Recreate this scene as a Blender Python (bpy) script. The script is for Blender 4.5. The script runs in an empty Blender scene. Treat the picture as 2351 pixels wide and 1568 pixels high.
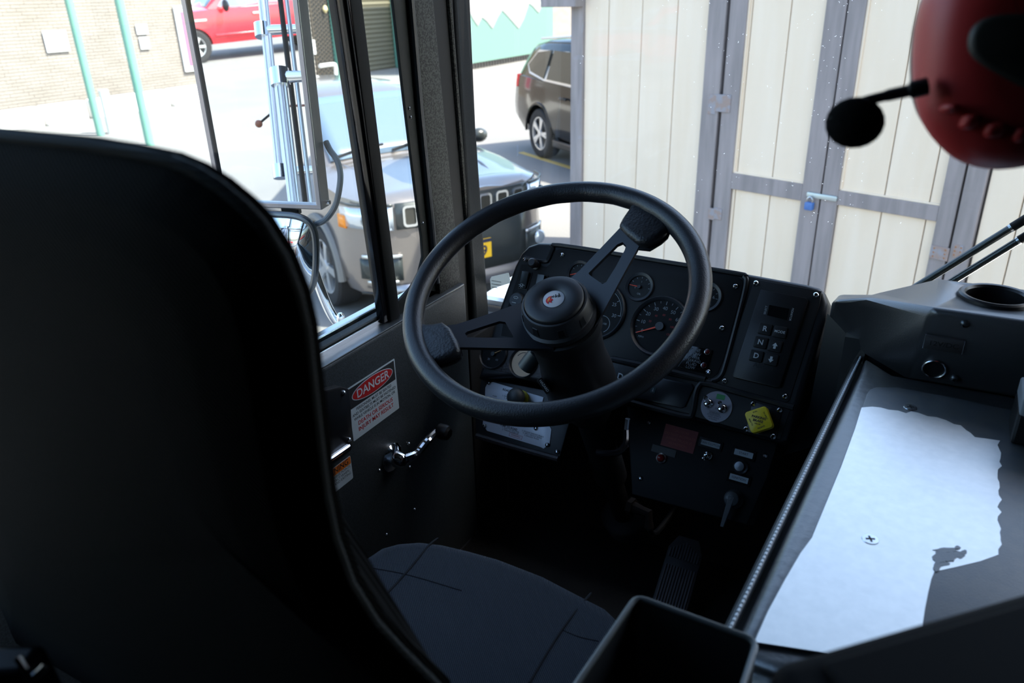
import bpy, math, random
from mathutils import Vector, Matrix
from math import sin, cos, pi, radians
RND = random.Random(7)
SC = bpy.context.scene
COL = SC.collection
V = Vector

# ------------------------------------------------------------------ camera
FPX, CX, CY = 1770.0, 1175.5, 784.0           # focal length and centre in pixels of the 2351 x 1568 frame
DN = V((110, 3916, FPX)).normalized()          # straight down, seen by the camera (from the vertical vanishing point)
FW = V((1075, -834, FPX)); FW = (FW - DN * FW.dot(DN)).normalized()   # the vehicle's forward direction
RT = DN.cross(FW)
CAM = V((0, 0, 2.3))
def c2w(a): return V((RT.dot(a), FW.dot(a), -DN.dot(a)))
cam_d = bpy.data.cameras.new('camera')
cam = bpy.data.objects.new('camera', cam_d); COL.objects.link(cam)
ex, ey, ez = c2w(V((1, 0, 0))), c2w(V((0, -1, 0))), c2w(V((0, 0, -1)))
cam.matrix_world = Matrix(((ex.x, ey.x, ez.x, CAM.x), (ex.y, ey.y, ez.y, CAM.y), (ex.z, ey.z, ez.z, CAM.z), (0, 0, 0, 1)))
cam_d.sensor_width = 36.0; cam_d.lens = FPX / 2351 * 36.0
cam_d.clip_start = 0.02; cam_d.clip_end = 400
cam_d.dof.use_dof = True; cam_d.dof.focus_distance = 1.32; cam_d.dof.aperture_fstop = 6.3
SC.camera = cam

# ------------------------------------------------------------------ sky, sun, exposure
W = bpy.data.worlds.new('sky'); SC.world = W; W.use_nodes = True
wn = W.node_tree; wn.nodes.clear()
sky = wn.nodes.new('ShaderNodeTexSky'); sky.sky_type = 'NISHITA'; sky.sun_disc = False
sky.sun_elevation = radians(53); sky.sun_rotation = radians(72); sky.altitude = 50
sky.air_density = 1.0; sky.dust_density = 2.0; sky.ozone_density = 1.2
bg = wn.nodes.new('ShaderNodeBackground'); bg.inputs['Strength'].default_value = 0.78
wo = wn.nodes.new('ShaderNodeOutputWorld')
wn.links.new(sky.outputs['Color'], bg.inputs['Color']); wn.links.new(bg.outputs['Background'], wo.inputs['Surface'])
sun_d = bpy.data.lights.new('sun', 'SUN'); sun_d.energy = 16.0; sun_d.angle = radians(0.53); sun_d.color = (1.0, 0.93, 0.83)
sun = bpy.data.objects.new('sun', sun_d); COL.objects.link(sun)
SUN_DIR = V((0.58, 0.19, 0.79)).normalized()    # towards the sun
sun.rotation_euler = SUN_DIR.to_track_quat('Z', 'Y').to_euler(); sun.location = (6, 4, 14)
SC.view_settings.view_transform = 'Standard'; SC.view_settings.look = 'None'
SC.view_settings.exposure = 0.0; SC.view_settings.gamma = 1.0
try: SC.view_settings.use_curve_mapping = False
except Exception: pass

# ------------------------------------------------------------------ measuring: a photo pixel met with a real plane
def ray(px, py): return c2w(V(((px - CX) / FPX, (py - CY) / FPX, 1.0)))
def onpl(px, py, p0, n):
    d = ray(px, py); n = V(n)
    return CAM + d * ((V(p0) - CAM).dot(n) / d.dot(n))
def atX(px, py, x): return onpl(px, py, (x, 0, 0), (1, 0, 0))
def atY(px, py, y): return onpl(px, py, (0, y, 0), (0, 1, 0))
def atZ(px, py, z): return onpl(px, py, (0, 0, z), (0, 0, 1))
def atT(px, py, t): return CAM + ray(px, py) * t
GZ = -0.1                                       # the ground outside

# ------------------------------------------------------------------ materials
MATS = {}
def mat(name, col, rough=0.5, metal=0.0, spec=0.5, bump=None, var=None, coat=0.0, emit=None, trans=0.0, stretch=(1, 1, 1), sheen=0, cr=0.04):
    """bump = (kind, scale, strength[, distance]); var = (scale, other colour, amount[, contrast])"""
    if name in MATS: return MATS[name]
    m = bpy.data.materials.new(name); m.use_nodes = True; MATS[name] = m
    nt = m.node_tree; b = nt.nodes['Principled BSDF']
    b.inputs['Base Color'].default_value = (*col, 1); b.inputs['Roughness'].default_value = rough
    b.inputs['Metallic'].default_value = metal; b.inputs['Specular IOR Level'].default_value = spec
    b.inputs['Coat Weight'].default_value = coat; b.inputs['Coat Roughness'].default_value = cr
    b.inputs['Transmission Weight'].default_value = trans
    if sheen: b.inputs['Sheen Weight'].default_value = sheen
    if emit: b.inputs['Emission Color'].default_value = (*emit[:3], 1); b.inputs['Emission Strength'].default_value = emit[3]
    def coord():
        t = nt.nodes.new('ShaderNodeTexCoord'); mp = nt.nodes.new('ShaderNodeMapping')
        mp.inputs['Scale'].default_value = stretch
        oi = nt.nodes.new('ShaderNodeObjectInfo'); vm = nt.nodes.new('ShaderNodeVectorMath'); vm.operation = 'SCALE'; vm.inputs[0].default_value = (37, 53, 71)
        nt.links.new(oi.outputs['Random'], vm.inputs['Scale']); nt.links.new(vm.outputs['Vector'], mp.inputs['Location'])
        nt.links.new(t.outputs['Object'], mp.inputs['Vector']); return mp.outputs['Vector']
    if var:
        n = nt.nodes.new('ShaderNodeTexNoise'); n.inputs['Scale'].default_value = var[0]; n.inputs['Detail'].default_value = 5
        nt.links.new(coord(), n.inputs['Vector'])
        r = nt.nodes.new('ShaderNodeValToRGB'); k = var[3] if len(var) > 3 else 0.15
        r.color_ramp.elements[0].position = 0.5 - k; r.color_ramp.elements[1].position = 0.5 + k
        mx = nt.nodes.new('ShaderNodeMixRGB'); mx.inputs['Color1'].default_value = (*col, 1); mx.inputs['Color2'].default_value = (*var[1], 1)
        mu = nt.nodes.new('ShaderNodeMath'); mu.operation = 'MULTIPLY'; mu.inputs[1].default_value = var[2]
        nt.links.new(n.outputs['Fac'], r.inputs['Fac']); nt.links.new(r.outputs['Color'], mu.inputs[0])
        nt.links.new(mu.outputs[0], mx.inputs['Fac']); nt.links.new(mx.outputs['Color'], b.inputs['Base Color'])
    if bump:
        kind, sc, st = bump[:3]
        if kind == 'noise':
            n = nt.nodes.new('ShaderNodeTexNoise'); n.inputs['Scale'].default_value = sc; n.inputs['Detail'].default_value = 4; o = n.outputs['Fac']
        elif kind == 'leather':
            n = nt.nodes.new('ShaderNodeTexVoronoi'); n.inputs['Scale'].default_value = sc; o = n.outputs['Distance']
        else:
            n = nt.nodes.new('ShaderNodeTexWave'); n.inputs['Scale'].default_value = sc; n.inputs['Distortion'].default_value = 1.2 if kind == 'twill' else 0.0
            n.inputs['Detail'].default_value = 2; n.inputs['Detail Scale'].default_value = 6
            n.bands_direction = 'DIAGONAL' if kind == 'twill' else ('X' if kind == 'wavex' else 'Z'); o = n.outputs['Fac']
        nt.links.new(coord(), n.inputs['Vector'])
        bp = nt.nodes.new('ShaderNodeBump'); bp.inputs['Strength'].default_value = st
        bp.inputs['Distance'].default_value = bump[3] if len(bump) > 3 else 0.001
        nt.links.new(o, bp.inputs['Height']); nt.links.new(bp.outputs['Normal'], b.inputs['Normal'])
    return m
def glass(name, tint=(0.9, 0.95, 0.94), refl=1.0):
    if name in MATS: return MATS[name]
    m = bpy.data.materials.new(name); m.use_nodes = True; MATS[name] = m
    nt = m.node_tree; nt.nodes.clear()
    o = nt.nodes.new('ShaderNodeOutputMaterial'); mx = nt.nodes.new('ShaderNodeMixShader')
    t = nt.nodes.new('ShaderNodeBsdfTransparent'); t.inputs['Color'].default_value = (*tint, 1)
    g = nt.nodes.new('ShaderNodeBsdfGlossy'); g.inputs['Roughness'].default_value = 0.0; g.inputs['Color'].default_value = (refl, refl, refl, 1)
    f = nt.nodes.new('ShaderNodeFresnel'); f.inputs['IOR'].default_value = 1.35
    ge = nt.nodes.new('ShaderNodeNewGeometry'); su = nt.nodes.new('ShaderNodeMath'); su.operation = 'SUBTRACT'; su.inputs[0].default_value = 1.0
    mu = nt.nodes.new('ShaderNodeMath'); mu.operation = 'MULTIPLY'; nt.links.new(ge.outputs['Backfacing'], su.inputs[1])
    nt.links.new(f.outputs[0], mu.inputs[0]); nt.links.new(su.outputs[0], mu.inputs[1]); nt.links.new(mu.outputs[0], mx.inputs[0]); nt.links.new(t.outputs[0], mx.inputs[1]); nt.links.new(g.outputs[0], mx.inputs[2])
    nt.links.new(mx.outputs[0], o.inputs['Surface']); return m

M_dash = mat('dash_plastic', (0.008, 0.0095, 0.0125), 0.42, bump=('noise', 900, 0.25, 0.0004))
M_panel = mat('dash_insert', (0.009, 0.0095, 0.011), 0.55, spec=0.35, bump=('noise', 600, 0.1, 0.0003))
M_black = mat('black_plastic', (0.008, 0.008, 0.009), 0.35)
M_gloss = mat('gloss_black', (0.006, 0.006, 0.007), 0.12)
M_rubber = mat('black_rubber', (0.005, 0.005, 0.0055), 0.6, spec=0.3)
M_bezel = mat('gauge_bezel', (0.034, 0.040, 0.050), 0.4)
M_dial = mat('gauge_dial', (0.005, 0.005, 0.006), 0.6, spec=0.2)
M_white = mat('white_print', (0.55, 0.58, 0.6), 0.6)
M_grayp = mat('gray_print', (0.28, 0.31, 0.34), 0.6)
M_redp = mat('red_print', (0.35, 0.015, 0.012), 0.5)
M_needle = mat('orange_needle', (0.9, 0.06, 0.01), 0.45)
M_rim = mat('wheel_leather', (0.013, 0.0135, 0.016), 0.37, bump=('leather', 420, 0.35, 0.0005))
M_pad = mat('wheel_pad', (0.013, 0.0135, 0.016), 0.42, bump=('leather', 260, 0.6, 0.0008))
M_spoke = mat('spoke_satin', (0.014, 0.015, 0.02), 0.36)
M_hub = mat('hub_plastic', (0.015, 0.0155, 0.018), 0.43, bump=('noise', 1500, 0.4, 0.0004))
M_chrome = mat('chrome', (0.85, 0.86, 0.88), 0.07, 1.0)
M_steel = mat('steel', (0.55, 0.56, 0.58), 0.25, 1.0)
M_alu = mat('mirror_frame_metal', (0.36, 0.34, 0.35), 0.32, 0.9)
M_mirror = mat('mirror_glass', (0.93, 0.94, 0.95), 0.0, 1.0)
M_vinyl = mat('cover_vinyl', (0.028, 0.031, 0.035), 0.42, spec=1.0, coat=0.8, cr=0.3, bump=('noise', 75, 0.55, 0.0022), var=(9, (0.028, 0.026, 0.024), 0.5))
M_cons = mat('console_vinyl', (0.017, 0.019, 0.022), 0.42, spec=1.0, coat=0.6, cr=0.3, bump=('noise', 700, 0.5, 0.0006))
M_plate = mat('worn_black_coat', (0.065, 0.075, 0.088), 0.48, spec=1.0, coat=0.5, cr=0.4, bump=('noise', 480, 0.45, 0.0006), var=(60, (0.10, 0.10, 0.095), 0.5, 0.06))
M_bare = mat('bare_aluminium', (0.93, 0.93, 0.91), 0.5, 0.9, bump=('noise', 130, 0.12, 0.0006), var=(90, (0.74, 0.76, 0.75), 0.4, 0.25))
M_door = mat('door_paint', (0.014, 0.018, 0.020), 0.45, bump=('noise', 620, 0.55, 0.0007), var=(420, (0.050, 0.060, 0.066), 0.6, 0.12))
M_pillar = mat('pillar_paint', (0.011, 0.0115, 0.0095), 0.6, spec=0.25, bump=('noise', 620, 0.5, 0.0007), var=(300, (0.085, 0.088, 0.078), 0.6, 0.07))
M_trimblue = mat('pillar_trim', (0.0045, 0.007, 0.009), 0.6, spec=0.2, bump=('noise', 500, 0.6, 0.0008))
M_ledge = mat('door_ledge', (0.03, 0.034, 0.037), 0.4, spec=1.0, coat=0.8, cr=0.3, bump=('noise', 620, 0.35, 0.0005))
M_frame = mat('window_frame_black', (0.0045, 0.005, 0.005), 0.6, spec=0.15)
M_flute = mat('fluted_aluminium', (0.86, 0.84, 0.86), 0.28, 0.75)
M_seat = mat('seat_fabric', (0.013, 0.018, 0.027), 0.85, spec=0.2, bump=('twill', 190, 0.8, 0.0012), sheen=0.2, var=(7, (0.018, 0.024, 0.033), 0.7))
M_seatb = mat('seat_back_fabric', (0.0065, 0.006, 0.0055), 0.9, spec=0.15, bump=('twill', 160, 0.6, 0.0012))
M_seam = mat('seat_seam', (0.006, 0.007, 0.010), 0.9)
M_thread = mat('pale_thread', (0.85, 0.9, 0.95), 0.5)
M_label = mat('label_white', (0.45, 0.52, 0.55), 0.5)
M_labelg = mat('label_gray', (0.33, 0.37, 0.40), 0.5)
M_placard = mat('placard_metal', (0.62, 0.63, 0.68), 0.4, 0.2)
M_ink = mat('black_ink', (0.012, 0.012, 0.013), 0.6)
M_signred = mat('sign_red', (0.42, 0.012, 0.012), 0.45)
M_orange = mat('sign_orange', (0.62, 0.14, 0.01), 0.5)
M_yellow = mat('knob_yellow', (0.72, 0.55, 0.02), 0.42)
M_yplate = mat('plate_yellow', (0.95, 0.55, 0.02), 0.5)
M_navy = mat('navy', (0.02, 0.025, 0.06), 0.5)
M_beige = mat('beige_dial', (0.72, 0.48, 0.30), 0.5)
M_green = mat('green_print', (0.05, 0.32, 0.10), 0.5)
M_hred = mat('headset_red', (0.52, 0.035, 0.035), 0.45)
M_hgray = mat('headset_badge', (0.045, 0.043, 0.038), 0.55)
M_foam = mat('mic_foam', (0.006, 0.006, 0.006), 0.95, spec=0.05, bump=('noise', 300, 0.8, 0.001))
M_grayplastic = mat('gray_plastic', (0.16, 0.175, 0.19), 0.5)
M_floor = mat('floor_mat', (0.005, 0.005, 0.0055), 0.6, bump=('noise', 90, 0.6, 0.002))
M_cablack = mat('cab_lining', (0.006, 0.006, 0.0065), 0.8, spec=0.2, bump=('noise', 200, 0.4, 0.001))
M_truck = mat('truck_paint', (0.40, 0.02, 0.025), 0.25, coat=0.6)
M_silver = mat('silver_body', (0.72, 0.73, 0.76), 0.25, 0.7)
M_glass = glass('window_glass'); M_wglass = glass('windshield_glass', (0.93, 0.95, 0.93))
M_dark = mat('tinted_glass', (0.008, 0.014, 0.013), 0.03, spec=0.7)
M_sglass = mat('car_windshield', (0.10, 0.14, 0.19), 0.04, spec=1.0, coat=1.0)
M_clear = mat('lamp_lens', (0.7, 0.74, 0.78), 0.08, 0.6)
M_amber = mat('amber_lens', (0.9, 0.28, 0.02), 0.15)
M_taill = mat('red_lens', (0.7, 0.02, 0.02), 0.15)
M_tire = mat('tire', (0.018, 0.017, 0.018), 0.8, bump=('noise', 60, 0.5, 0.004))
M_rimal = mat('alloy', (0.70, 0.69, 0.68), 0.3, 0.8)
M_jeep = mat('granite_paint', (0.215, 0.185, 0.17), 0.28, 0.55, coat=0.8)
M_jeepb = mat('grille_black', (0.03, 0.035, 0.035), 0.3)
M_grayclad = mat('gray_cladding', (0.16, 0.15, 0.14), 0.55)
M_pilot = mat('black_paint', (0.008, 0.0075, 0.007), 0.12, spec=0.25, coat=0.2)
M_red = mat('red_paint', (0.62, 0.015, 0.03), 0.25, coat=0.8)
M_asph = mat('asphalt', (0.17, 0.165, 0.16), 0.9, bump=('noise', 40, 0.4, 0.01), var=(0.7, (0.21, 0.20, 0.19), 0.7))
M_line = mat('line_yellow', (0.55, 0.36, 0.10), 0.8)
M_brick = mat('tan_brick', (0.245, 0.212, 0.185), 0.85, var=(1.7, (0.20, 0.17, 0.145), 0.8, 0.15), bump=('noise', 30, 0.2, 0.004), stretch=(1, 1, 3))
M_mortar = mat('mortar', (0.245, 0.22, 0.195), 0.9)
M_conc = mat('pale_concrete', (0.75, 0.73, 0.70), 0.8)
M_teal = mat('teal_paint', (0.14, 0.31, 0.235), 0.55)
M_tealw = mat('teal_wall', (0.105, 0.20, 0.165), 0.6)
M_latt = mat('white_lattice', (0.24, 0.245, 0.24), 0.7)
M_perf = mat('bronze_screen', (0.075, 0.06, 0.045), 0.6)
M_olive = mat('olive_shutter', (0.14, 0.12, 0.075), 0.6)
M_sign = mat('white_sign', (0.62, 0.62, 0.62), 0.5)
M_pink = mat('pink_poster', (0.50, 0.10, 0.16), 0.6)
M_cream = mat('cream_siding', (0.86, 0.725, 0.57), 0.7, bump=('noise', 30, 0.25, 0.004), var=(1.6, (0.76, 0.60, 0.42), 0.5, 0.22), stretch=(9, 0.8, 9))
M_wood = mat('gray_trim_wood', (0.335, 0.295, 0.29), 0.75, bump=('noise', 30, 0.4, 0.004), var=(1.6, (0.21, 0.19, 0.185), 0.7, 0.16), stretch=(14, 1.2, 14))
M_rust = mat('rusty_paint', (0.29, 0.28, 0.30), 0.7, var=(24, (0.33, 0.20, 0.13), 0.55, 0.06))
M_galv = mat('galvanised', (0.45, 0.52, 0.54), 0.4, 0.8)
M_lock = mat('blue_lock', (0.06, 0.16, 0.42), 0.35)
M_roof = mat('shed_roof', (0.12, 0.10, 0.08), 0.9)

# ------------------------------------------------------------------ mesh helpers
def rot_to(axis):
    return V(axis).normalized().to_track_quat('Z', 'Y').to_matrix().to_4x4()
class MB:
    def __init__(self): self.v = []; self.f = []; self.m = []; self.M = Matrix.Identity(4); self.k = 0
    def add(self, vs, fs):
        o = len(self.v); self.v += [self.M @ V(p) for p in vs]
        for q in fs: self.f.append([o + i for i in q]); self.m.append(self.k)
        return self
    def hexa(self, p):           # bottom four then top four, same winding
        return self.add(p, [(3, 2, 1, 0), (4, 5, 6, 7), (0, 1, 5, 4), (1, 2, 6, 5), (2, 3, 7, 6), (3, 0, 4, 7)])
    def box(self, a, b):
        (x0, y0, z0), (x1, y1, z1) = a, b
        x0, x1 = min(x0, x1), max(x0, x1); y0, y1 = min(y0, y1), max(y0, y1); z0, z1 = min(z0, z1), max(z0, z1)
        return self.hexa([(x0, y0, z0), (x1, y0, z0), (x1, y1, z0), (x0, y1, z0), (x0, y0, z1), (x1, y0, z1), (x1, y1, z1), (x0, y1, z1)])
    def rings(self, rings, cap0=True, cap1=True, loop=True):
        n = len(rings[0]); vs = [p for r in rings for p in r]; fs = []
        for i in range(len(rings) - 1):
            for j in range(n if loop else n - 1):
                k = (j + 1) % n; fs.append((i * n + j, i * n + k, (i + 1) * n + k, (i + 1) * n + j))
        if cap0: fs.append(tuple(reversed(range(n))))
        if cap1: fs.append(tuple(range((len(rings) - 1) * n, len(rings) * n)))
        return self.add(vs, fs)
    def prism(self, poly, z0, z1, bev=0.0, seg=2, bev0=0.0):
        poly = ccw(poly); rr = []
        if bev0:
            for s in range(seg + 1):
                a = pi / 2 * s / seg; rr.append([(x, y, z0 + bev0 * (1 - sin(a))) for x, y in inset(poly, bev0 * (1 - cos(a)))][:])
            rr = [[(x, y, z0 + bev0 * (1 - sin(pi / 2 * (seg - s) / seg))) for x, y in inset(poly, bev0 * (1 - cos(pi / 2 * (seg - s) / seg)))] for s in range(seg + 1)]
            rr.reverse()
        else: rr.append([(x, y, z0) for x, y in poly])
        if bev:
            for s in range(seg + 1):
                a = pi / 2 * s / seg; rr.append([(x, y, z1 - bev * (1 - sin(a))) for x, y in inset(poly, bev * (1 - cos(a)))])
        else: rr.append([(x, y, z1) for x, y in poly])
        return self.rings(rr)
    def lathe(self, prof, n=32, c0=False, c1=False):
        return self.rings([[(r * cos(2 * pi * j / n), r * sin(2 * pi * j / n), z) for j in range(n)] for r, z in prof], c0, c1)
    def cyl(self, p0, p1, r0, r1=None, n=16):
        p0, p1 = V(p0), V(p1); r1 = r0 if r1 is None else r1; q = rot_to(p1 - p0); L = (p1 - p0).length
        old = self.M; self.M = old @ Matrix.Translation(p0) @ q; self.lathe([(r0, 0), (r1, L)], n, True, True); self.M = old; return self
    def tube(self, pts, r, n=10, closed=False, scl=None):
        pts = [V(p) for p in pts]; N = len(pts); rr = []; prev = None
        for i, p in enumerate(pts):
            a = pts[(i - 1) % N] if (closed or i) else p; b = pts[(i + 1) % N] if (closed or i < N - 1) else p
            t = (b - a).normalized()
            if prev is None: prev = V((0, 0, 1)) if abs(t.z) < 0.9 else V((1, 0, 0))
            x = (prev - t * prev.dot(t)).normalized(); y = t.cross(x); prev = x
            ri = r[i] if isinstance(r, (list, tuple)) else r
            rr.append([p + (x * cos(2 * pi * j / n) + y * sin(2 * pi * j / n)) * ri for j in range(n)])
        if closed: rr.append(rr[0]); return self.rings(rr, False, False)
        return self.rings(rr)
    def ball(self, c, r, n=12, sq=(1, 1, 1)):
        old = self.M; self.M = old @ Matrix.Translation(V(c)) @ Matrix.Diagonal((*sq, 1))
        m = n // 2; self.lathe([(max(r * sin(pi * i / m), r * 0.02), -r * cos(pi * i / m)) for i in range(m + 1)], n, True, True); self.M = old; return self
    def build(self, name, mats, parent=None, world=False, smooth=35, bevel=0, label=None, seg=2):
        vs = self.v
        if world and parent is not None:
            inv = WM[parent.name].inverted(); vs = [inv @ p for p in vs]
        lo = V([min(p[i] for p in vs) for i in range(3)]); hi = V([max(p[i] for p in vs) for i in range(3)]); c = (lo + hi) / 2
        me = bpy.data.meshes.new(name); me.from_pydata([p - c for p in vs], [], self.f)
        mats = mats if isinstance(mats, (list, tuple)) else [mats]
        for m in mats: me.materials.append(m)
        if len(mats) > 1:
            for p, k in zip(me.polygons, self.m): p.material_index = k
        if smooth:
            for p in me.polygons: p.use_smooth = True
            me.set_sharp_from_angle(angle=radians(smooth))
        me.update()
        o = bpy.data.objects.new(name, me); COL.objects.link(o); o.location = c
        if parent is not None: o.parent = parent; WM[o.name] = WM[parent.name] @ Matrix.Translation(c)
        else: WM[o.name] = Matrix.Translation(c)
        if bevel:
            b = o.modifiers.new('bevel', 'BEVEL'); b.width = bevel; b.segments = seg; b.limit_method = 'ANGLE'; b.angle_limit = radians(35)
        if label: o['label'] = label
        return o
WM = {}
def ccw(p):
    a = sum(p[i][0] * p[(i + 1) % len(p)][1] - p[(i + 1) % len(p)][0] * p[i][1] for i in range(len(p)))
    return [(q[0], q[1]) for q in (p if a > 0 else p[::-1])]
def inset(p, d):
    if abs(d) < 1e-9: return list(p)
    n = len(p); out = []
    for i in range(n):
        a, b, c = [V((q[0], q[1])) for q in (p[i - 1], p[i], p[(i + 1) % n])]
        e1 = (b - a); e2 = (c - b)
        if e1.length < 1e-9 or e2.length < 1e-9: out.append((b.x, b.y)); continue
        e1.normalize(); e2.normalize(); n1 = V((-e1.y, e1.x)); n2 = V((-e2.y, e2.x)); m = n1 + n2
        m = m / max(m.length_squared / 2, 0.5); q = b + m * d; out.append((q.x, q.y))
    return out
def smooth2(p, it=2):
    for _ in range(it):
        p = [q for i in range(len(p)) for q in ((0.75 * p[i][0] + 0.25 * p[(i + 1) % len(p)][0], 0.75 * p[i][1] + 0.25 * p[(i + 1) % len(p)][1]),
                                                (0.25 * p[i][0] + 0.75 * p[(i + 1) % len(p)][0], 0.25 * p[i][1] + 0.75 * p[(i + 1) % len(p)][1]))]
    return p
def rrect(x0, y0, x1, y1, r, n=4):
    out = []
    for cx, cy, a0 in ((x1 - r, y0 + r, -pi / 2), (x1 - r, y1 - r, 0), (x0 + r, y1 - r, pi / 2), (x0 + r, y0 + r, pi)):
        out += [(cx + r * cos(a0 + pi / 2 * i / n), cy + r * sin(a0 + pi / 2 * i / n)) for i in range(n + 1)]
    return out
def circ(cx, cy, r, n=28, ry=None): return [(cx + r * cos(2 * pi * i / n), cy + (ry or r) * sin(2 * pi * i / n)) for i in range(n)]
def spline(pts, n=6, closed=False):
    pts = [V(p) for p in pts]; N = len(pts); out = []
    for i in range(N if closed else N - 1):
        g = (lambda k: pts[k % N]) if closed else (lambda k: pts[max(0, min(N - 1, k))])
        a, b, c, d = g(i - 1), g(i), g(i + 1), g(i + 2)
        for j in range(n):
            t = j / n; out.append(0.5 * ((2 * b) + (c - a) * t + (2 * a - 5 * b + 4 * c - d) * t * t + (3 * b - 3 * c + d - a) * t ** 3))
    if not closed: out.append(pts[-1])
    return out
def text(mb, s, x, y, size, z=0.0, ax='CENTER', ay='CENTER', rot=0.0, bold=0.0, sx=1.0, line=1.0):
    cu = bpy.data.curves.new('t', 'FONT'); cu.body = s; cu.size = size; cu.align_x = ax; cu.align_y = ay; cu.offset = bold * size; cu.space_line = line
    cu.resolution_u = 3
    o = bpy.data.objects.new('t', cu); COL.objects.link(o)
    me = bpy.data.meshes.new_from_object(o.evaluated_get(bpy.context.evaluated_depsgraph_get()))
    M = Matrix.Translation((x, y, z)) @ Matrix.Rotation(rot, 4, 'Z') @ Matrix.Diagonal((sx, 1, 1, 1))
    mb.add([M @ v.co for v in me.vertices], [tuple(p.vertices) for p in me.polygons])
    bpy.data.objects.remove(o); bpy.data.curves.remove(cu); bpy.data.meshes.remove(me); return mb
def thing(name, label, cat, loc=(0, 0, 0), M=None, group=None, kind=None):
    o = bpy.data.objects.new(name, None); COL.objects.link(o); o.empty_display_size = 0.1
    M = M if M is not None else Matrix.Translation(V(loc)); o.matrix_world = M; WM[o.name] = M.copy()
    if kind: o['kind'] = kind
    else: o['label'] = label; o['category'] = cat
    if group: o['group'] = group
    return o
def tag(o, label, cat, group=None):
    o['label'] = label; o['category'] = cat
    if group: o['group'] = group
    return o
def struct(o): o['kind'] = 'structure'; return o
def stuff(o): o['kind'] = 'stuff'; return o
def frame(ex, ey, ez, o): return Matrix(((ex[0], ey[0], ez[0], o[0]), (ex[1], ey[1], ez[1], o[1]), (ex[2], ey[2], ez[2], o[2]), (0, 0, 0, 1)))
def screw(parent, x, y, z, r=0.005, mat_=None, name='screw', M=None):
    m = MB(); m.M = (M or Matrix.Identity(4)) @ Matrix.Translation((x, y, z))
    m.lathe([(r, 0), (r * 1.0, r * 0.2), (r * 0.75, r * 0.62), (r * 0.4, r * 0.8), (r * 0.38, r * 0.4), (r * 0.02, r * 0.4)], 14, True, True)
    return m.build(name, mat_ or M_chrome, parent)
M_dust = bpy.data.materials.new('glass_dust'); M_dust.use_nodes = True; _n = M_dust.node_tree
_t = _n.nodes.new('ShaderNodeBsdfTranslucent'); _t.inputs['Color'].default_value = (1, 1, 1, 1); _n.links.new(_t.outputs[0], _n.nodes['Material Output'].inputs['Surface'])
M_paper = bpy.data.materials.new('backlit_paper'); M_paper.use_nodes = True
_n = M_paper.node_tree; _b = _n.nodes['Principled BSDF']; _b.inputs['Base Color'].default_value = (.75, .78, .78, 1); _b.inputs['Roughness'].default_value = .7
_t = _n.nodes.new('ShaderNodeBsdfTranslucent'); _t.inputs['Color'].default_value = (.75, .8, .8, 1); _x = _n.nodes.new('ShaderNodeMixShader'); _x.inputs[0].default_value = .5
_n.links.new(_b.outputs[0], _x.inputs[1]); _n.links.new(_t.outputs[0], _x.inputs[2]); _n.links.new(_x.outputs[0], _n.nodes['Material Output'].inputs['Surface'])

# ================================================================== the setting: cab shell
YZX = frame((0, 1, 0), (0, 0, 1), (1, 0, 0), (0, 0, 0))       # prisms drawn in (y, z), extruded along x
def yz(px, py, x): p = atX(px, py, x); return (p.y, p.z)
def ext(lo, hi, z):                                            # carry the line lo-hi on to height z
    t = (z - lo[1]) / (hi[1] - lo[1]); return (lo[0] + (hi[0] - lo[0]) * t, z)
struct(MB().box((-90, -95, GZ - 0.3), (90, 85, GZ)).build('ground', M_asph, smooth=0))
struct(MB().box((-0.85, -1.6, 1.02), (1.5, 1.46, 1.08)).build('floor', M_floor, smooth=0))
struct(MB().box((-0.97, -1.75, 2.98), (1.6, 1.84, 3.08)).build('ceiling', M_cablack, smooth=0))  # unseen front overhang lengthened past the windshield to keep sun out of the cab
struct(MB().box((-0.92, -1.7, 0.9), (1.55, -1.6, 2.98)).build('wall_back', M_cablack, smooth=0))
wl = MB(); wl.box((-0.86, -1.6, 1.0), (-0.84, -0.08, 2.98)); wl.k = 1; wl.box((-0.95, -7.5, 0.55), (-0.861, -0.085, 1.62))
wl.k = 2; wl.box((-0.95, -7.5, 1.62), (-0.861, -0.085, 3.08)); wl.k = 3; wl.box((-0.957, -0.95, 1.72), (-0.951, -0.32, 2.55))
wl.k = 0; wl.box((-0.95, 1.312, 0.95), (-0.851, 1.47, 1.6)); wl.box((-0.95, 1.3, 0.9), (-0.84, 1.46, 1.06))
struct(wl.build('wall_left', [M_cablack, M_truck, M_silver, M_dark], smooth=0, bevel=0.008))
struct(MB().box((1.5, -1.6, 1.0), (1.56, 1.46, 2.98)).build('wall_right', M_cablack, smooth=0))
fwm = MB(); fwm.box((-0.95, 1.47, 0.95), (1.55, 1.53, 1.6)); fwm.k = 1; fwm.box((-0.95, 1.53, 1.2), (1.55, 1.75, 1.62))
struct(fwm.build('wall_front', [M_cablack, M_silver], smooth=0, bevel=0.012))
ws = bpy.data.objects.new('window_1', None); COL.objects.link(ws); ws['kind'] = 'structure'; ws.location = (0.3, 1.462, 1.6); WM['window_1'] = Matrix.Translation(ws.location)
MB().box((-0.9, 1.46, 1.6), (1.5, 1.465, 2.98)).build('windshield_pane', M_wglass, ws, True, smooth=0)
MB().box((-0.95, 1.44, 1.575), (1.5, 1.475, 1.605)).build('windshield_seal', M_rubber, ws, True, smooth=0, bevel=0.006)
sp = MB()                                                      # specks and scratches on the screen
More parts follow.
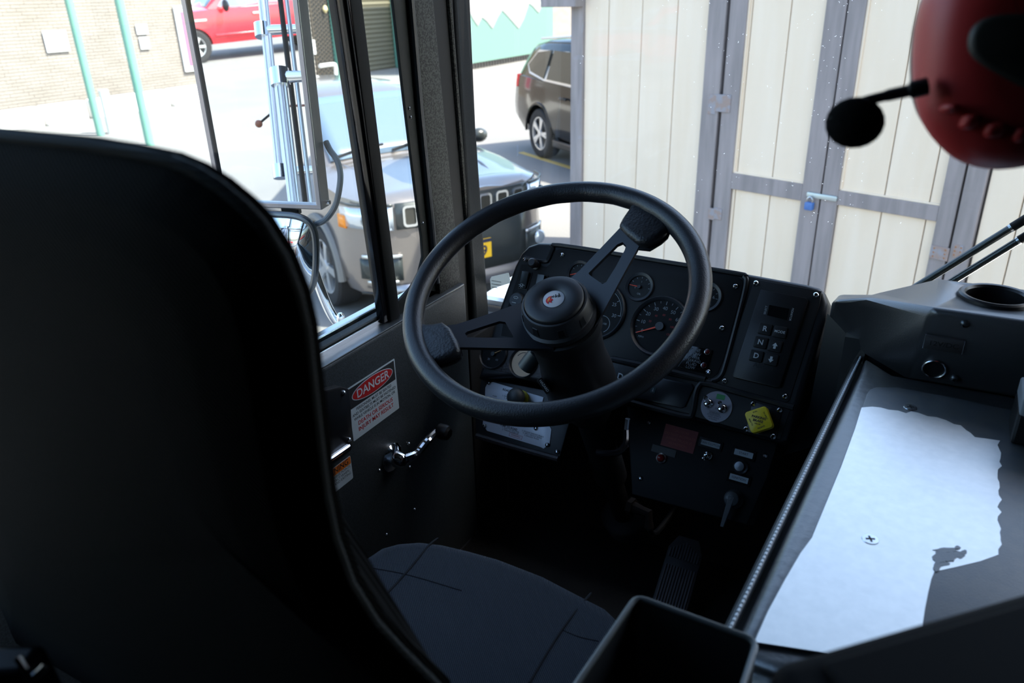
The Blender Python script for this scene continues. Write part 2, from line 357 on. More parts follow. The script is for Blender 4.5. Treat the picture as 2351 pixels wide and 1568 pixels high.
def speck(px, py):
    p = atY(px, py, 1.458); a = RND.uniform(0, pi); L = RND.uniform(0.0005, 0.0020); w = RND.uniform(0.0002, 0.00045)
    k = [V((0, 0, 0)), V((cos(a) * L, 0, sin(a) * L)), V((cos(a + .6) * L * 1.6, 0, sin(a + .6) * L * 1.6))]
    for i in range(2 if RND.random() < .4 else 1):
        s, e = k[i], k[i + 1]; d = (e - s).normalized(); n = V((-d.z, 0, d.x)) * w
        sp.add([p + s - n, p + s + n, p + e + n, p + e - n], [(0, 1, 2, 3)])
for i in range(90): speck(RND.gauss(1905, 45), RND.uniform(0, 520))
for i in range(35): speck(RND.gauss(1660, 40), RND.uniform(0, 420))
for i in range(70): speck(RND.uniform(1320, 2100), RND.uniform(0, 560))
stuff(sp.build('glass_specks', M_dust, ws, True, smooth=0))

# left front pillar
tr = bpy.data.objects.new('trim_1', None); COL.objects.link(tr); tr['kind'] = 'structure'; tr.location = (-0.88, 1.3, 1.7); WM['trim_1'] = Matrix.Translation(tr.location)
L = [yz(950, 0, -.862), yz(1008, 640, -.862)]; Rr = [yz(996, 0, -.862), yz(1058, 640, -.862)]
m = MB(); m.M = YZX.copy(); m.prism([ext(L[0], L[1], 1.60), ext(Rr[0], Rr[1], 1.60), ext(Rr[1], Rr[0], 2.98), ext(L[1], L[0], 2.98)], -0.885, -0.862, 0.004)
m.build('pillar_panel', M_pillar, tr, True, smooth=30)
ry0, ry1 = yz(996, 0, -.885)[0] - 0.02, 1.45
MB().box((-0.915, ry0, 1.5), (-0.895, ry1, 2.98)).build('pillar_recess', M_rubber, tr, True, smooth=0)
a, b = atX(1030, 0, -.893), atX(1070, 500, -.893)
a2 = b + (a - b) * ((2.73 - b.z) / (a.z - b.z)); b2 = a + (b - a) * ((1.55 - a.z) / (b.z - a.z))
MB().tube([a2, b2], 0.006, 8).build('pillar_bead', M_pillar, tr, True)
def lerpz(p, q, z): return p + (q - p) * ((z - p.z) / (q.z - p.z))
la, lb = atY(1043, 0, 1.385), atY(1080, 600, 1.385); ra, rb = atY(1075, 0, 1.445), atY(1124, 690, 1.445)
la2, lb2, ra2, rb2 = lerpz(la, lb, 2.98), lerpz(la, lb, 1.3), lerpz(ra, rb, 2.98), lerpz(ra, rb, 1.3)
o_ = V((-0.075, 0, 0))
MB().hexa([lb2, rb2, rb2 + o_, lb2 + o_, la2, ra2, ra2 + o_, la2 + o_]).build('pillar_trim', M_trimblue, tr, True, smooth=30, bevel=0.012, seg=3)
struct(MB().box((1.44, 1.38, 1.5), (1.52, 1.46, 2.98)).build('trim_2', M_trimblue, smooth=0, bevel=0.012))

# driver's door
dr = bpy.data.objects.new('door_1', None); COL.objects.link(dr); dr['kind'] = 'structure'; dr.location = (-0.87, 0.5, 1.08); WM['door_1'] = Matrix.Translation(dr.location)
m = MB(); m.M = YZX.copy(); m.prism([(-0.08, 1.08), (1.31, 1.08), (1.31, 1.735), (-0.08, 1.735)], -0.9, -0.85, 0.008, 3)
m.build('door_panel', M_door, dr, True, smooth=40)
MB().box((-0.935, -0.08, 1.0), (-0.901, 1.32, 1.742)).build('door_skin', M_silver, dr, True, smooth=0, bevel=0.006)
MB().box((-0.9, -0.08, 1.733), (-0.880, 1.13, 1.752)).build('window_seal', M_rubber, dr, True, smooth=0, bevel=0.003)
MB().box((-0.925, -0.08, 1.735), (-0.906, 1.13, 1.757)).build('sill_strip', M_steel, dr, True, smooth=0, bevel=0.003)
MB().box((-0.879, -0.08, 1.733), (-0.8505, 1.305, 1.7365)).build('door_ledge', M_ledge, dr, True, smooth=0, bevel=0.001)
MB().box((-0.882, -0.08, 1.733), (-0.877, 1.07, 1.746)).build('seal_edge', M_steel, dr, True, smooth=0, bevel=0.001)
def post(name, pl, x0, x1, m_):
    (a, b, c, d) = [yz(*p, x1) for p in pl]                       # top left, top right, bottom right, bottom left
    P = [ext(a, d, 1.738), ext(b, c, 1.738), ext(c, b, 2.9), ext(d, a, 2.9)]
    m = MB(); m.M = YZX.copy(); m.prism(P, x0, x1, 0.003); return m.build(name, m_, dr, True, smooth=30)
post('window_divider', [(772, 0), (796, 0), (900, 708), (878, 712)], -0.884, -0.868, M_gloss)
post('window_divider_rail', [(804, 0), (832, 0), (917, 700), (895, 708)], -0.878, -0.862, M_frame)
for q in (0, 1): post('divider_bead', [(796 + 5 * q, 0), (799 + 5 * q, 0), (898 + 3 * q, 708), (896 + 3 * q, 708)], -0.88, -0.864, M_alu if q else M_rubber)
inner = [(903, 0), (928, 220), (955, 440), (969, 545), (972, 590), (962, 630), (944, 660), (915, 692)]
outer = [(1005, 690), (988, 560), (958, 260), (936, 0)]
IP = [yz(*p, -.872) for p in inner]; OP = [yz(*p, -.872) for p in outer]
IP.insert(0, ext(IP[1], IP[0], 2.9)); OP.append(ext(OP[-2], OP[-1], 2.9)); OP.insert(0, (OP[0][0], 1.737)); IP.append((IP[-1][0], 1.737))
m = MB(); m.M = YZX.copy(); m.prism(IP + OP, -0.878, -0.872, 0.002)
m.build('window_frame', mat('frame_olive_black', (0.009, 0.0105, 0.009), 0.55, spec=.25), dr, True, smooth=30)
sl = [yz(*p, -.866) for p in [(944, 0), (966, 260), (992, 520), (1003, 650)]]; sl.insert(0, ext(sl[1], sl[0], 2.9))
MB().tube([(-0.868, y, z) for y, z in sl], 0.0075, 10).build('door_seal', mat('seal_rubber', (0.012, 0.016, 0.02), 0.38), dr, True)
MB().box((-0.91, -0.08, 2.84), (-0.86, 1.3, 2.98)).build('door_header', M_frame, dr, True, smooth=0, bevel=0.006)
MB().box((-0.91, -0.08, 1.738), (-0.86, -0.02, 2.9)).build('rear_frame', M_frame, dr, True, smooth=0, bevel=0.006)
gl0 = atX(800, 0, -.88).y
MB().box((-0.883, -0.03, 1.74), (-0.880, gl0 + 0.03, 2.86)).build('window_pane', M_glass, dr, True, smooth=0)
MB().box((-0.882, gl0 + 0.025, 1.74), (-0.879, 1.2, 2.86)).build('vent_pane', M_glass, dr, True, smooth=0)
RX = frame((0, 1, 0), (0, 0, 1), (1, 0, 0), (0, 0, 0))
for px, py in ((939, 248), (942, 269), (970, 512)):
    y, z = yz(px, py, -.872); screw(dr, 0, 0, 0, 0.0032, M_steel, M=WM['door_1'].inverted() @ Matrix.Translation((-.872, y, z)) @ RX)
for px, py in ((870, 1080), (940, 1073), (938, 1019), (951, 1170), (887, 1228)):
    y, z = yz(px, py, -.85); screw(dr, 0, 0, 0, 0.0042, M_steel, M=WM['door_1'].inverted() @ Matrix.Translation((-.85, y, z)) @ RX)

# latch pocket of the door, partly behind the seat
m = MB(); m.M = YZX.copy(); P = [yz(*p, -.85) for p in [(700, 900), (770, 884), (790, 890), (795, 930), (800, 1010), (796, 1032), (700, 1100)]]
m.prism(P, -0.853, -0.838, 0.004); m.build('latch_plate', M_black, dr, True)
a, b = atX(768, 1046, -.835), atX(800, 1024, -.835)
MB().tube([a + (a - b) * 1.2, a, b], 0.0055, 10).build('latch_handle', M_chrome, dr, True, label='polished latch bar')
for px, py in ((788, 902), (801, 1010)):
    y, z = yz(px, py, -.838); screw(dr, 0, 0, 0, 0.005, M_steel, M=WM['door_1'].inverted() @ Matrix.Translation((-.838, y, z)) @ RX)

# window crank
cp = atX(908, 1052, -.84); kn = atX(1012, 990, -.80)
cw = MB(); cw.M = Matrix.Translation((-.85, cp.y, cp.z)) @ RX
cw.lathe([(0.030, 0), (0.030, 0.004), (0.024, 0.010), (0.017, 0.013), (0.013, 0.03), (0.010, 0.033), (0.001, 0.034)], 28, True, True)
crank = cw.build('window_crank', M_chrome, dr, True, label='polished crank with black knob')
s0 = V((-.822, cp.y + .004, cp.z)); e0 = V((-.806, kn.y, kn.z))
arm = spline([s0, s0 + (e0 - s0) * .3 + V((0.004, .002, -.006)), s0 + (e0 - s0) * .65 + V((.003, 0, .001)), e0], 6)
MB().tube(arm, [0.011, .0105, .010, .0095] + [0.0085] * (len(arm) - 4), 10).build('crank_arm', M_chrome, crank, True)
m = MB(); m.M = Matrix.Translation(e0 - V((.006, 0, 0))) @ RX; m.lathe([(0.008, 0), (0.010, 0.004), (0.0155, 0.008), (0.0165, 0.02), (0.0145, 0.03), (0.009, 0.034), (0.001, 0.034)], 24, True, True)
m.build('crank_knob', M_black, crank, True)

# ================================================================== outside: shed
sdir = ray(-623, 50); sdir = V((-sdir.x, -sdir.y, 0)).normalized(); snor = V((sdir.y, -sdir.x, 0))      # along the front to the right; out of the front
sp0 = atZ(1900, 450, 1.15)
SHM = frame(sdir, (0, 0, 1), snor, (sp0.x, sp0.y, 0))
def SH(px, py): q = onpl(px, py, sp0, snor); d = q - V((sp0.x, sp0.y, 0)); return d.dot(sdir), q.z
shed = thing('storage_shed', 'cream shed with gray trim and padlocked double doors in front of the windshield', 'shed', M=SHM)
def sbox(name, s0, s1, z0, z1, d0, d1, m_, parent=shed, bevel=0.004, label=None, skew=0):
    return MB().box((s0, z0, d0), (s1, z1, d1)).build(name, m_, parent, smooth=0, bevel=bevel, label=label)
ZT = 2.5
sL = SH(1313, 440)[0]; sLr = SH(1338, 440)[0]
sbox('body', sL + .03, 3.2, GZ, ZT - .02, -2.4, -0.03, M_mortar, bevel=0)
def planks(parent, xs, z0, z1, d=0.0, n='plank'):
    for a_, b_ in zip(xs[:-1], xs[1:]): sbox(n, a_ + .003, b_ - .003, z0, z1, -.025, d + RND.uniform(-.001, .001), M_cream, parent, 0.0025)
g = [SH(x, 200)[0] for x in (1394, 1468, 1546)]
pj = [SH(1618, 200)[0], SH(1661, 150)[0], SH(1669, 150)[0], SH(1703, 200)[0]]
planks(shed, [sLr] + g + [pj[0]], GZ + .05, ZT)
sbox('corner_board', sL, sLr, GZ + .03, ZT, -.03, .022, M_wood)
sbox('door_jamb', pj[0], pj[1], GZ + .03, ZT, -.03, .022, M_wood)
gc = SH(1903, 340)[0]; gr = SH(2232, 340)[0]
d1l, d2r = pj[2], gr - .006
st1 = SH(1885, 130)[0]; st2 = SH(1975, 130)[0]; st3 = SH(2187, 340)[0]; jr = SH(2270, 400)[0]
for nm, x0, x1, i0, i1, gr_ in (('shed_door', d1l, gc - .005, pj[3], st1, [SH(1721, 100)[0], SH(1808, 100)[0]]), ('shed_door', gc + .005, d2r, st2, st3, [SH(2050, 340)[0], SH(2159, 340)[0]])):
    dd = MB().box((x0 + .01, GZ + .06, -.03), (x1 - .01, ZT - .01, -.012)).build(nm, M_mortar, shed, smooth=0)
    planks2 = [i0] + gr_ + [i1]; off = dd.location
    def kid(name, a, b, m_, bev=.003): 
        o = MB().box(a, b).build(name, m_, dd, smooth=0, bevel=bev); o.location = o.location - off; return o
    for a_, b_ in zip(planks2[:-1], planks2[1:]): kid('plank', (a_ + .003, GZ + .06, -.02), (b_ - .003, ZT - .02, .002), M_cream, .0025)
    kid('stile', (x0, GZ + .05, -.02), (i0, ZT - .01, .02), M_wood); kid('stile', (i1, GZ + .05, -.02), (x1, ZT - .01, .02), M_wood)
    zr = SH(1760, 408)[1] if x0 < gc else SH(2050, 455)[1]; zb = SH(1760, 446)[1] if x0 < gc else SH(2050, 490)[1]
    for z0, z1 in ((zb, zr), (GZ + .05, GZ + .17), (ZT - .12, ZT - .012)): kid('rail', (i0, z0, -.02), (i1, z1, .019), M_wood)
    kid('bead', (i0, zr, .0), (i1, zr + .010, .012), M_cream, .002); kid('bead', (i0, zr, .0), (i0 + .012, ZT - .12, .012), M_cream, .002)
sbox('door_jamb', gr + .006, jr, GZ + .03, ZT, -.03, .022, M_wood)
rx = [jr + .01]
while rx[-1] < 3.1: rx.append(rx[-1] + (.28 if len(rx) > 1 else .17))
planks(shed, rx, GZ + .05, ZT)
for (x0, y0, x1, y1), q in (((1633, 215, 1647, 262), 0), ((1650, 215, 1680, 258), 0), ((1632, 475, 1644, 504), 0), ((1645, 475, 1660, 504), 0), ((2142, 560, 2178, 598), 1), ((2195, 558, 2210, 592), 1)):
    a_, b_ = SH(x0, y0), SH(x1, y1)
    h = sbox('hinge_leaf', min(a_[0], b_[0]), max(a_[0], b_[0]), min(a_[1], b_[1]), max(a_[1], b_[1]), .018, .0265, M_rust, bevel=.002)
    if q:
        for i in (0.2, 0.8):
            for j in (0.2, 0.5, 0.8):
                m = MB(); m.lathe([(0.006, 0), (0.004, 0.003)], 8, True, True); s_ = m.build('hinge_screw', mat('rust', (0.33, 0.15, 0.06), 0.8), h)
                s_.location = ((i - .5) * abs(b_[0] - a_[0]), (j - .5) * abs(b_[1] - a_[1]), .0045)
a_, b_ = SH(1858, 437), SH(1925, 466)
m = MB(); m.prism(rrect(a_[0], b_[1] + .012, b_[0], a_[1] - .004, .008), .022, .03, .002); m.build('hasp', M_galv, shed, label='galvanised hasp across the doors')
lk = SH(1866, 466); m = MB(); m.M = Matrix.Translation((lk[0], lk[1] - .005, .043)); m.prism(rrect(-.026, -.03, .026, .018, .008), -.012, .012, .004)
m.k = 1; m.tube(spline([(-.016, .012, 0), (-.016, .035, 0), (0, .05, 0), (.016, .035, 0), (.016, .012, 0)], 5), .005, 8)
lk_w = SHM; m.build('padlock', [M_lock, M_steel], shed, label='blue padlock on the hasp')
e0_ = SH(1265, 20)[0]
sbox('fascia', sLr + .01, 3.3, ZT - .01, ZT + .16, -.03, .11, M_wood)
sbox('eave_return', e0_, sLr + .005, 2.2, ZT + .16, .022, .11, M_wood)
m = MB(); m.hexa([(e0_ - .03, ZT + .14, .16), (3.35, ZT + .14, .16), (3.35, ZT + .14, -2.5), (e0_ - .03, ZT + .14, -2.5), (e0_ - .03, ZT + .18, .16), (3.35, ZT + .18, .16), (3.35, ZT + 1.0, -1.2), (e0_ - .03, ZT + 1.0, -1.2)])
m.build('roof', M_roof, shed, smooth=0)

# ================================================================== outside: cars
def interp(tab, x):
    for (x0, y0), (x1, y1) in zip(tab[:-1], tab[1:]):
        if (x0 <= x <= x1) or (x1 <= x <= x0): return y0 + (y1 - y0) * (x - x0) / (x1 - x0)
    return tab[0][1] if abs(x - tab[0][0]) < abs(x - tab[-1][0]) else tab[-1][1]
def car_body(root, name, st, paint, wheels, R):
    """st: (u, half width low, half width mid, half width belt, z low, z mid, z belt, z crown)"""
    m = MB(); rr = []
    for u, hl, hm, hb, zl, zm, zb, zc in st:
        half = [(0, zl), (hl * .7, zl), (hl, zl + .03), (hm * .99, zl + (zm - zl) * .5), (hm, zm), (hb + (hm - hb) * .4, zm + (zb - zm) * .75), (hb, zb), (hb * .86, zb + (zc - zb) * .5), (hb * .5, zb + (zc - zb) * .9)]
        rr.append([(u, v, w) for v, w in half] + [(u, 0, zc)] + [(u, -v, w) for v, w in reversed(half[1:])])
    m.rings(rr); o = m.build(name, paint, root, smooth=40)
    cut = MB()
    for u in wheels:
        for s in (-1, 1): cut.cyl((u, s * .55, R * .98), (u, s * 1.3, R * .98), R + .065, n=36)
    c = cut.build('cut', paint, root); bo = o.modifiers.new('b', 'BOOLEAN'); bo.object = c; bo.operation = 'DIFFERENCE'; bo.solver = 'EXACT'
    bpy.context.view_layer.update(); me = bpy.data.meshes.new_from_object(o.evaluated_get(bpy.context.evaluated_depsgraph_get()))
    o.modifiers.clear(); o.data = me; me.set_sharp_from_angle(angle=radians(35)); bpy.data.objects.remove(c); return o
def greenhouse(root, st, paint):
    """st: (u, half width belt, z belt, half width roof, z roof)"""
    m = MB(); rr = []
    for u, hb, zb, hr, zr in st:
        half = [(hb, zb), (hr + (hb - hr) * .15, zr - (zr - zb) * .15), (hr * .93, zr - (zr - zb) * .02), (hr * .6, zr + .015)]
        rr.append([(u, v, w) for v, w in half] + [(u, 0, zr + .025)] + [(u, -v, w) for v, w in reversed(half)])
    m.rings(rr); return m.build('cabin', paint, root, smooth=40)
def side_pane(root, side, poly, st, m_, name='side_window', th=.006, label=None):
    def v_at(u, w):
        hb, zb, hr, zr = [interp([(s[0], s[k]) for s in st], u) for k in (1, 2, 3, 4)]
        t = (w - zb) / max(zr - zb, .01); return hb + (hr + (hb - hr) * .15 - hb) * min(t / .85, 1.0)
    n = len(poly); vs = [(u, side * (v_at(u, w) - .01), w) for u, w in poly] + [(u, side * (v_at(u, w) + th), w) for u, w in poly]
    m = MB(); m.add(vs, [tuple(range(n)), tuple(range(n, 2 * n))] + [(i, (i + 1) % n, n + (i + 1) % n, n + i) for i in range(n)])
    return m.build(name, m_, root, smooth=0, label=label)
def wheel(root, u, v, R, side, spokes, w=.23, paired=False, rimr=.68):
    M0 = frame((1, 0, 0), (0, 0, 1), (0, -1, 0), (u, v, R)) if side < 0 else frame((-1, 0, 0), (0, 0, 1), (0, 1, 0), (u, v, R))
    m = MB(); m.M = M0; rr = R * rimr
    m.lathe([(rr, -w), (R * .93, -w), (R, -w * .88), (R, -w * .12), (R * .95, -.006), (R * .86, 0.0), (rr, -.012), (rr * .97, -.05), (rr * .97, -w)], 44)
    t = m.build('wheel', M_tire, root); m = MB(); m.M = M0
    m.lathe([(rr * .99, -.015), (rr * .93, -.018), (rr * .9, -.06)], 40)
    for i in range(spokes):
        base = 2 * pi * i / spokes
        for da in ((-.12, .12) if paired else (0,)):
            a = base + da; d = V((cos(a), sin(a), 0)); p = V((-sin(a), cos(a), 0)); hw = .016 if paired else .028
            m.hexa([d * .03 - p * hw + V((0, 0, -.05)), d * .03 + p * hw + V((0, 0, -.05)), d * rr * .95 + p * hw * 1.3 + V((0, 0, -.04)), d * rr * .95 - p * hw * 1.3 + V((0, 0, -.04)),
                    d * .03 - p * hw + V((0, 0, -.02)), d * .03 + p * hw + V((0, 0, -.02)), d * rr * .95 + p * hw * 1.3 + V((0, 0, -.012)), d * rr * .95 - p * hw * 1.3 + V((0, 0, -.012))])
    m.lathe([(.06, -.04), (.055, -.012), (.001, -.01)], 16, False, True)
    r_ = m.build('rim', M_rimal, t, smooth=30); r_.location = r_.location - t.location
    m = MB(); m.M = M0; m.lathe([(rr * .95, -.075), (.001, -.08)], 24, False, True); d_ = m.build('brake', M_black, t, smooth=0); d_.location = d_.location - t.location
    return t
def carM(x, y, h): return frame((cos(h), sin(h), 0), (-sin(h), cos(h), 0), (0, 0, 1), (x, y, GZ))

# ---- compact grey suv facing the cab
jeep = thing('suv', 'gray compact SUV with slotted grille parked left of the shed, facing the cab', 'car', M=carM(-3.19, 4.98, radians(-29.1)))
JF = [(0, .2), (-.012, .42), (-.05, .6), (-.12, .74), (-.24, .85), (-.45, .90)]
st = [(u, h * .93, h, h * .93, .24, .55, .985 if u > -.1 else 1.01, 1.03 if u > -.1 else 1.06) for u, h in JF]
st += [(-.9, .86, .915, .86, .22, .6, 1.05, 1.12), (-1.25, .85, .91, .86, .22, .6, 1.07, 1.14), (-2.2, .85, .91, .86, .22, .6, 1.07, 1.1), (-3.6, .85, .91, .86, .22, .6, 1.1, 1.13), (-4.2, .8, .88, .8, .3, .6, 1.1, 1.12), (-4.4, .6, .75, .7, .4, .6, 1.05, 1.08)]
car_body(jeep, 'body', st, M_jeep, (-.88, -3.52), .345)
jst = [(-1.12, .80, 1.03, .70, 1.09), (-1.55, .80, 1.04, .63, 1.36), (-1.98, .80, 1.05, .60, 1.585), (-2.6, .80, 1.06, .60, 1.63), (-3.6, .79, 1.08, .58, 1.60), (-4.1, .76, 1.09, .55, 1.5), (-4.35, .7, 1.07, .6, 1.1)]
greenhouse(jeep, jst, M_jeep)
def grid_patch(root, name, P, nu, nv, m_, th=.012, n=None, label=None):
    m = MB(); vs = [P(i / nu, j / nv) for j in range(nv + 1) for i in range(nu + 1)]
    fs = [(j * (nu + 1) + i, j * (nu + 1) + i + 1, (j + 1) * (nu + 1) + i + 1, (j + 1) * (nu + 1) + i) for j in range(nv) for i in range(nu)]
    m.add(vs, fs); o = m.build(name, m_, root, smooth=60, label=label)
    s = o.modifiers.new('solid', 'SOLIDIFY'); s.thickness = th; s.offset = 0; return o
def jw(a, b):
    v = -.64 + 1.28 * a; u = -1.19 - .74 * b; h = interp([(s[0], s[3]) for s in jst], u); zr = interp([(s[0], s[4]) for s in jst], u)
    v = v * (1 - .14 * b); return (u + .012, v, zr + .022 - .012 * (v / .6) ** 2)
grid_patch(jeep, 'windshield', jw, 10, 6, M_sglass)
for s in (-1, 1):
    side_pane(jeep, s, [(-1.55, 1.09), (-1.95, 1.5), (-2.45, 1.53), (-2.45, 1.1)], jst, M_dark); side_pane(jeep, s, [(-2.53, 1.1), (-2.53, 1.53), (-3.35, 1.5), (-3.45, 1.14)], jst, M_dark)
    m = MB(); m.M = Matrix.Translation((-1.52, s * 1.0, 1.14)); m.ball((0, 0, 0), .095, 14, (.7, .95, .72)); m.box((-.03, -s * .2, -.06), (.03, -s * .05, -.03)); m.build('door_mirror', M_jeepb, jeep)
    wheel(jeep, -.88, s * .915, .345, s, 5); wheel(jeep, -3.52, s * .915, .345, s, 5)
    for uc in (-.88, -3.52):
        MB().tube([(uc + cos(a) * .425, s * .905, .34 + sin(a) * .425) for a in [pi * k / 16 for k in range(17)]], .035, 8).build('arch_cladding', M_grayclad, jeep)
    MB().box((-1.36, s * .86, .2), (-3.05, s * .925, .33)).build('sill_cladding', M_grayclad, jeep, bevel=.02)
def uf(v): return interp([(h, u) for u, h in JF], abs(v)) if abs(v) > .2 else 0.0
def front(name, v0, v1, w0, w1, m_, du=.012, nu=8, th=.014, label=None, taper=0.0):
    return grid_patch(jeep, name, lambda a, b: (uf(v0 + (v1 - v0) * a) + du, v0 + (v1 - v0) * a, w0 + (w1 - w0) * b + taper * a * (1 - 2 * b)), nu, 2, m_, th, label=label)
front('grille_band', -.58, .58, .80, 1.0, M_jeepb, .008, 16)
for k in range(7):
    v = (k - 3) * .158; th_ = math.atan2(uf(v + .03) - uf(v - .03), .06)
    m = MB(); ex_ = V((math.sin(th_), math.cos(th_), 0)); m.M = frame(ex_, (0, 0, 1), ex_.cross(V((0, 0, 1))), (uf(v) + .018, v, .90))
    O = rrect(-.058, -.082, .058, .082, .03); I = rrect(-.042, -.064, .042, .064, .018); n = len(O)
    m.add([(x, y, 0) for x, y in O] + [(x, y, .016) for x, y in O] + [(x, y, .016) for x, y in I] + [(x, y, 0) for x, y in I],
          [q for i in range(n) for j in [(i + 1) % n] for q in ((i, j, n + j, n + i), (n + i, n + j, 2 * n + j, 2 * n + i), (2 * n + i, 2 * n + j, 3 * n + j, 3 * n + i))])
    sl_ = m.build('grille_slot', M_chrome, jeep)
    m2 = MB(); m2.M = m.M.copy(); m2.prism(I, 0, .006)
    for q in range(-4, 5): m2.box((q * .009 - .002, -.06, .006), (q * .009 + .002, .06, .010)); m2.box((-.04, q * .014 - .002, .006), (.04, q * .014 + .002, .010))
    x_ = m2.build('slot_mesh', mat('slot_black', (0.05, 0.045, 0.035), .5), sl_, smooth=0); x_.location = x_.location - sl_.location
for s in (-1, 1):
    hl = front('headlamp', s * .60, s * .885, .80, .985, M_clear, .012, 10, label='clear headlamp', taper=.02)
    front('turn_signal', s * .872, s * .895, .80, .90, M_amber, .022, 3)
    front('lamp_brow', s * .60, s * .885, .985, 1.0, M_jeepb, .018, 10)
    for vq in (.66, .77): m = MB(); m.M = frame((0, 1, 0), (0, 0, 1), (1, 0, 0), (uf(vq) + .02, s * vq, .885)); m.lathe([(.052, 0), (.048, .006), (.035, .004), (.001, .008)], 18, False, True); m.build('lamp_reflector', mat('lamp_bowl', (.25, .28, .31), .15, .8), jeep)
    front('bumper_slit', s * .50, s * .84, .29, .31, M_black, .012, 8)
    front('fog_pocket', s * .56, s * .83, .40, .60, M_jeepb, .012, 8, taper=.02)
    front('fog_bezel', s * .56, s * .82, .585, .61, M_rimal, .022, 8); front('fog_bezel', s * .60, s * .80, .385, .405, M_rimal, .022, 8)
    v = s * .74; m = MB(); m.M = Matrix.Translation((uf(v) + .03, v, .50)); m.ball((0, 0, 0), .06, 14, (.5, 1, 1)); m.build('fog_lamp', M_clear, jeep)
front('lower_grille_shade', -.36, .56, .36, .78, M_jeepb, .01, 12); front('skid_plate', -.62, .62, .235, .36, M_alu, .012, 12)  # lower grille enlarged off-centre, its black painting in the shade on the bumper
pl = MB().box((0.024, -.115, .46), (0.038, .195, .62)).build('license_plate', M_yplate, jeep, bevel=.004, label='yellow license plate')
MB().box((-.0085, -.152, .05), (.0085, .152, .078)).build('plate_band', M_navy, pl, smooth=0).location = (.001, 0, .064)
m = MB(); m.M = frame((0, 1, 0), (0, 0, 1), (1, 0, 0), (.0085, .085, -.02)); text(m, '9', 0, 0, .12, 0.001, bold=.02); m.build('plate_number', M_navy, pl, smooth=0)
for s in (0, 1):
    a_ = V((-1.17, -.62 + .55 * s, 1.165 + .01 * s)); MB().tube([a_, a_ + V((-.07, .3, .045)), a_ + V((-.09, .5, .05))], .013, 6).build('wiper', M_black, jeep)
for s in (-1, 1): MB().tube([(-.2, s * .45, .985), (-.6, s * .5, 1.07), (-1.15, s * .56, 1.115)], .012, 6).build('hood_crease', M_jeep, jeep)

# ---- black suv, rear towards the left, half behind the shed
hp = radians(-37.5); fx = V((cos(hp), sin(hp)))
pilot = thing('suv', 'black SUV with chrome window trim parked beyond the shed corner', 'car', M=carM(-5.94 + 4.94 * fx.x, 12.5 + 4.94 * fx.y, hp))
st = [(0, .5, .6, .55, .3, .6, .85, .9), (-.12, .78, .86, .78, .25, .6, .95, 1.0), (-.4, .88, .97, .9, .25, .6, 1.0, 1.08), (-1.3, .9, .99, .93, .25, .65, 1.1, 1.17), (-2.4, .9, .99, .94, .25, .65, 1.14, 1.17),
      (-4.0, .9, .995, .94, .27, .7, 1.17, 1.19), (-4.6, .88, .98, .92, .34, .72, 1.19, 1.2), (-4.85, .82, .92, .87, .42, .75, 1.18, 1.19), (-4.94, .72, .83, .78, .48, .75, 1.05, 1.1)]
car_body(pilot, 'body', st, M_pilot, (-1.0, -3.82), .375)
pst = [(-1.3, .92, 1.08, .72, 1.13), (-2.2, .93, 1.12, .73, 1.68), (-3.0, .93, 1.13, .73, 1.76), (-4.0, .93, 1.15, .72, 1.74), (-4.5, .90, 1.17, .69, 1.66), (-4.72, .87, 1.17, .68, 1.52), (-4.86, .83, 1.16, .76, 1.2)]
greenhouse(pilot, pst, M_pilot)
for s in (-1, 1):
    W3 = [(-3.72, 1.2), (-4.28, 1.27), (-4.44, 1.36), (-4.2, 1.55), (-3.72, 1.6)]
    tp = [(u + (.035 if u > -4 else -.035), w + (.03 if w > 1.4 else -.03)) for u, w in W3]
    side_pane(pilot, s, [(-1.5, 1.12), (-2.3, 1.62), (-4.2, 1.585), (-4.49, 1.36), (-4.3, 1.24), (-3.7, 1.17)], pst, M_rimal, 'window_trim', .022, 'bright trim line round the side windows')
    side_pane(pilot, s, W3, pst, M_dark, th=.030); side_pane(pilot, s, [(-2.75, 1.19), (-2.75, 1.6), (-3.62, 1.6), (-3.62, 1.2)], pst, M_dark, th=.030); side_pane(pilot, s, [(-1.75, 1.17), (-2.3, 1.58), (-2.9, 1.6), (-2.9, 1.19)], pst, M_dark, th=.030)
    wheel(pilot, -3.82, s * .985, .375, s, 5, .245, True); wheel(pilot, -1.0, s * .985, .375, s, 5, .245, True)
    m = MB(); m.hexa([(-4.9, s * .70, 1.0), (-4.72, s * .955, 1.0), (-4.66, s * .95, 1.02), (-4.82, s * .6, 1.02), (-4.88, s * .72, 1.2), (-4.74, s * .925, 1.2), (-4.68, s * .9, 1.2), (-4.8, s * .6, 1.2)])
    m.build('tail_lamp', M_taill, pilot, smooth=0, bevel=.01)
    MB().tube([(-3.82 + cos(a) * .455, s * .985, .375 + sin(a) * .455) for a in [pi * k / 16 for k in range(17)]], .022, 8).build('arch_trim', M_pilot, pilot)
    MB().box((-1.5, s * .94, .25), (-3.32, s * 1.0, .36)).build('sill', M_black, pilot, bevel=.02)
    MB().tube([(-2.2, s * .70, 1.74), (-3.2, s * .70, 1.81), (-4.3, s * .68, 1.74)], .018, 8).build('roof_rail', M_rimal, pilot)
    MB().tube([(-2.85, s * 1.0, .98), (-2.95, s * 1.015, .985), (-3.08, s * 1.0, .98)], .016, 8).build('door_handle', M_pilot, pilot)
    m = MB(); m.M = Matrix.Translation((-1.75, s * 1.08, 1.18)); m.ball((0, 0, 0), .12, 12, (.6, .9, .65)); m.build('door_mirror', M_pilot, pilot)
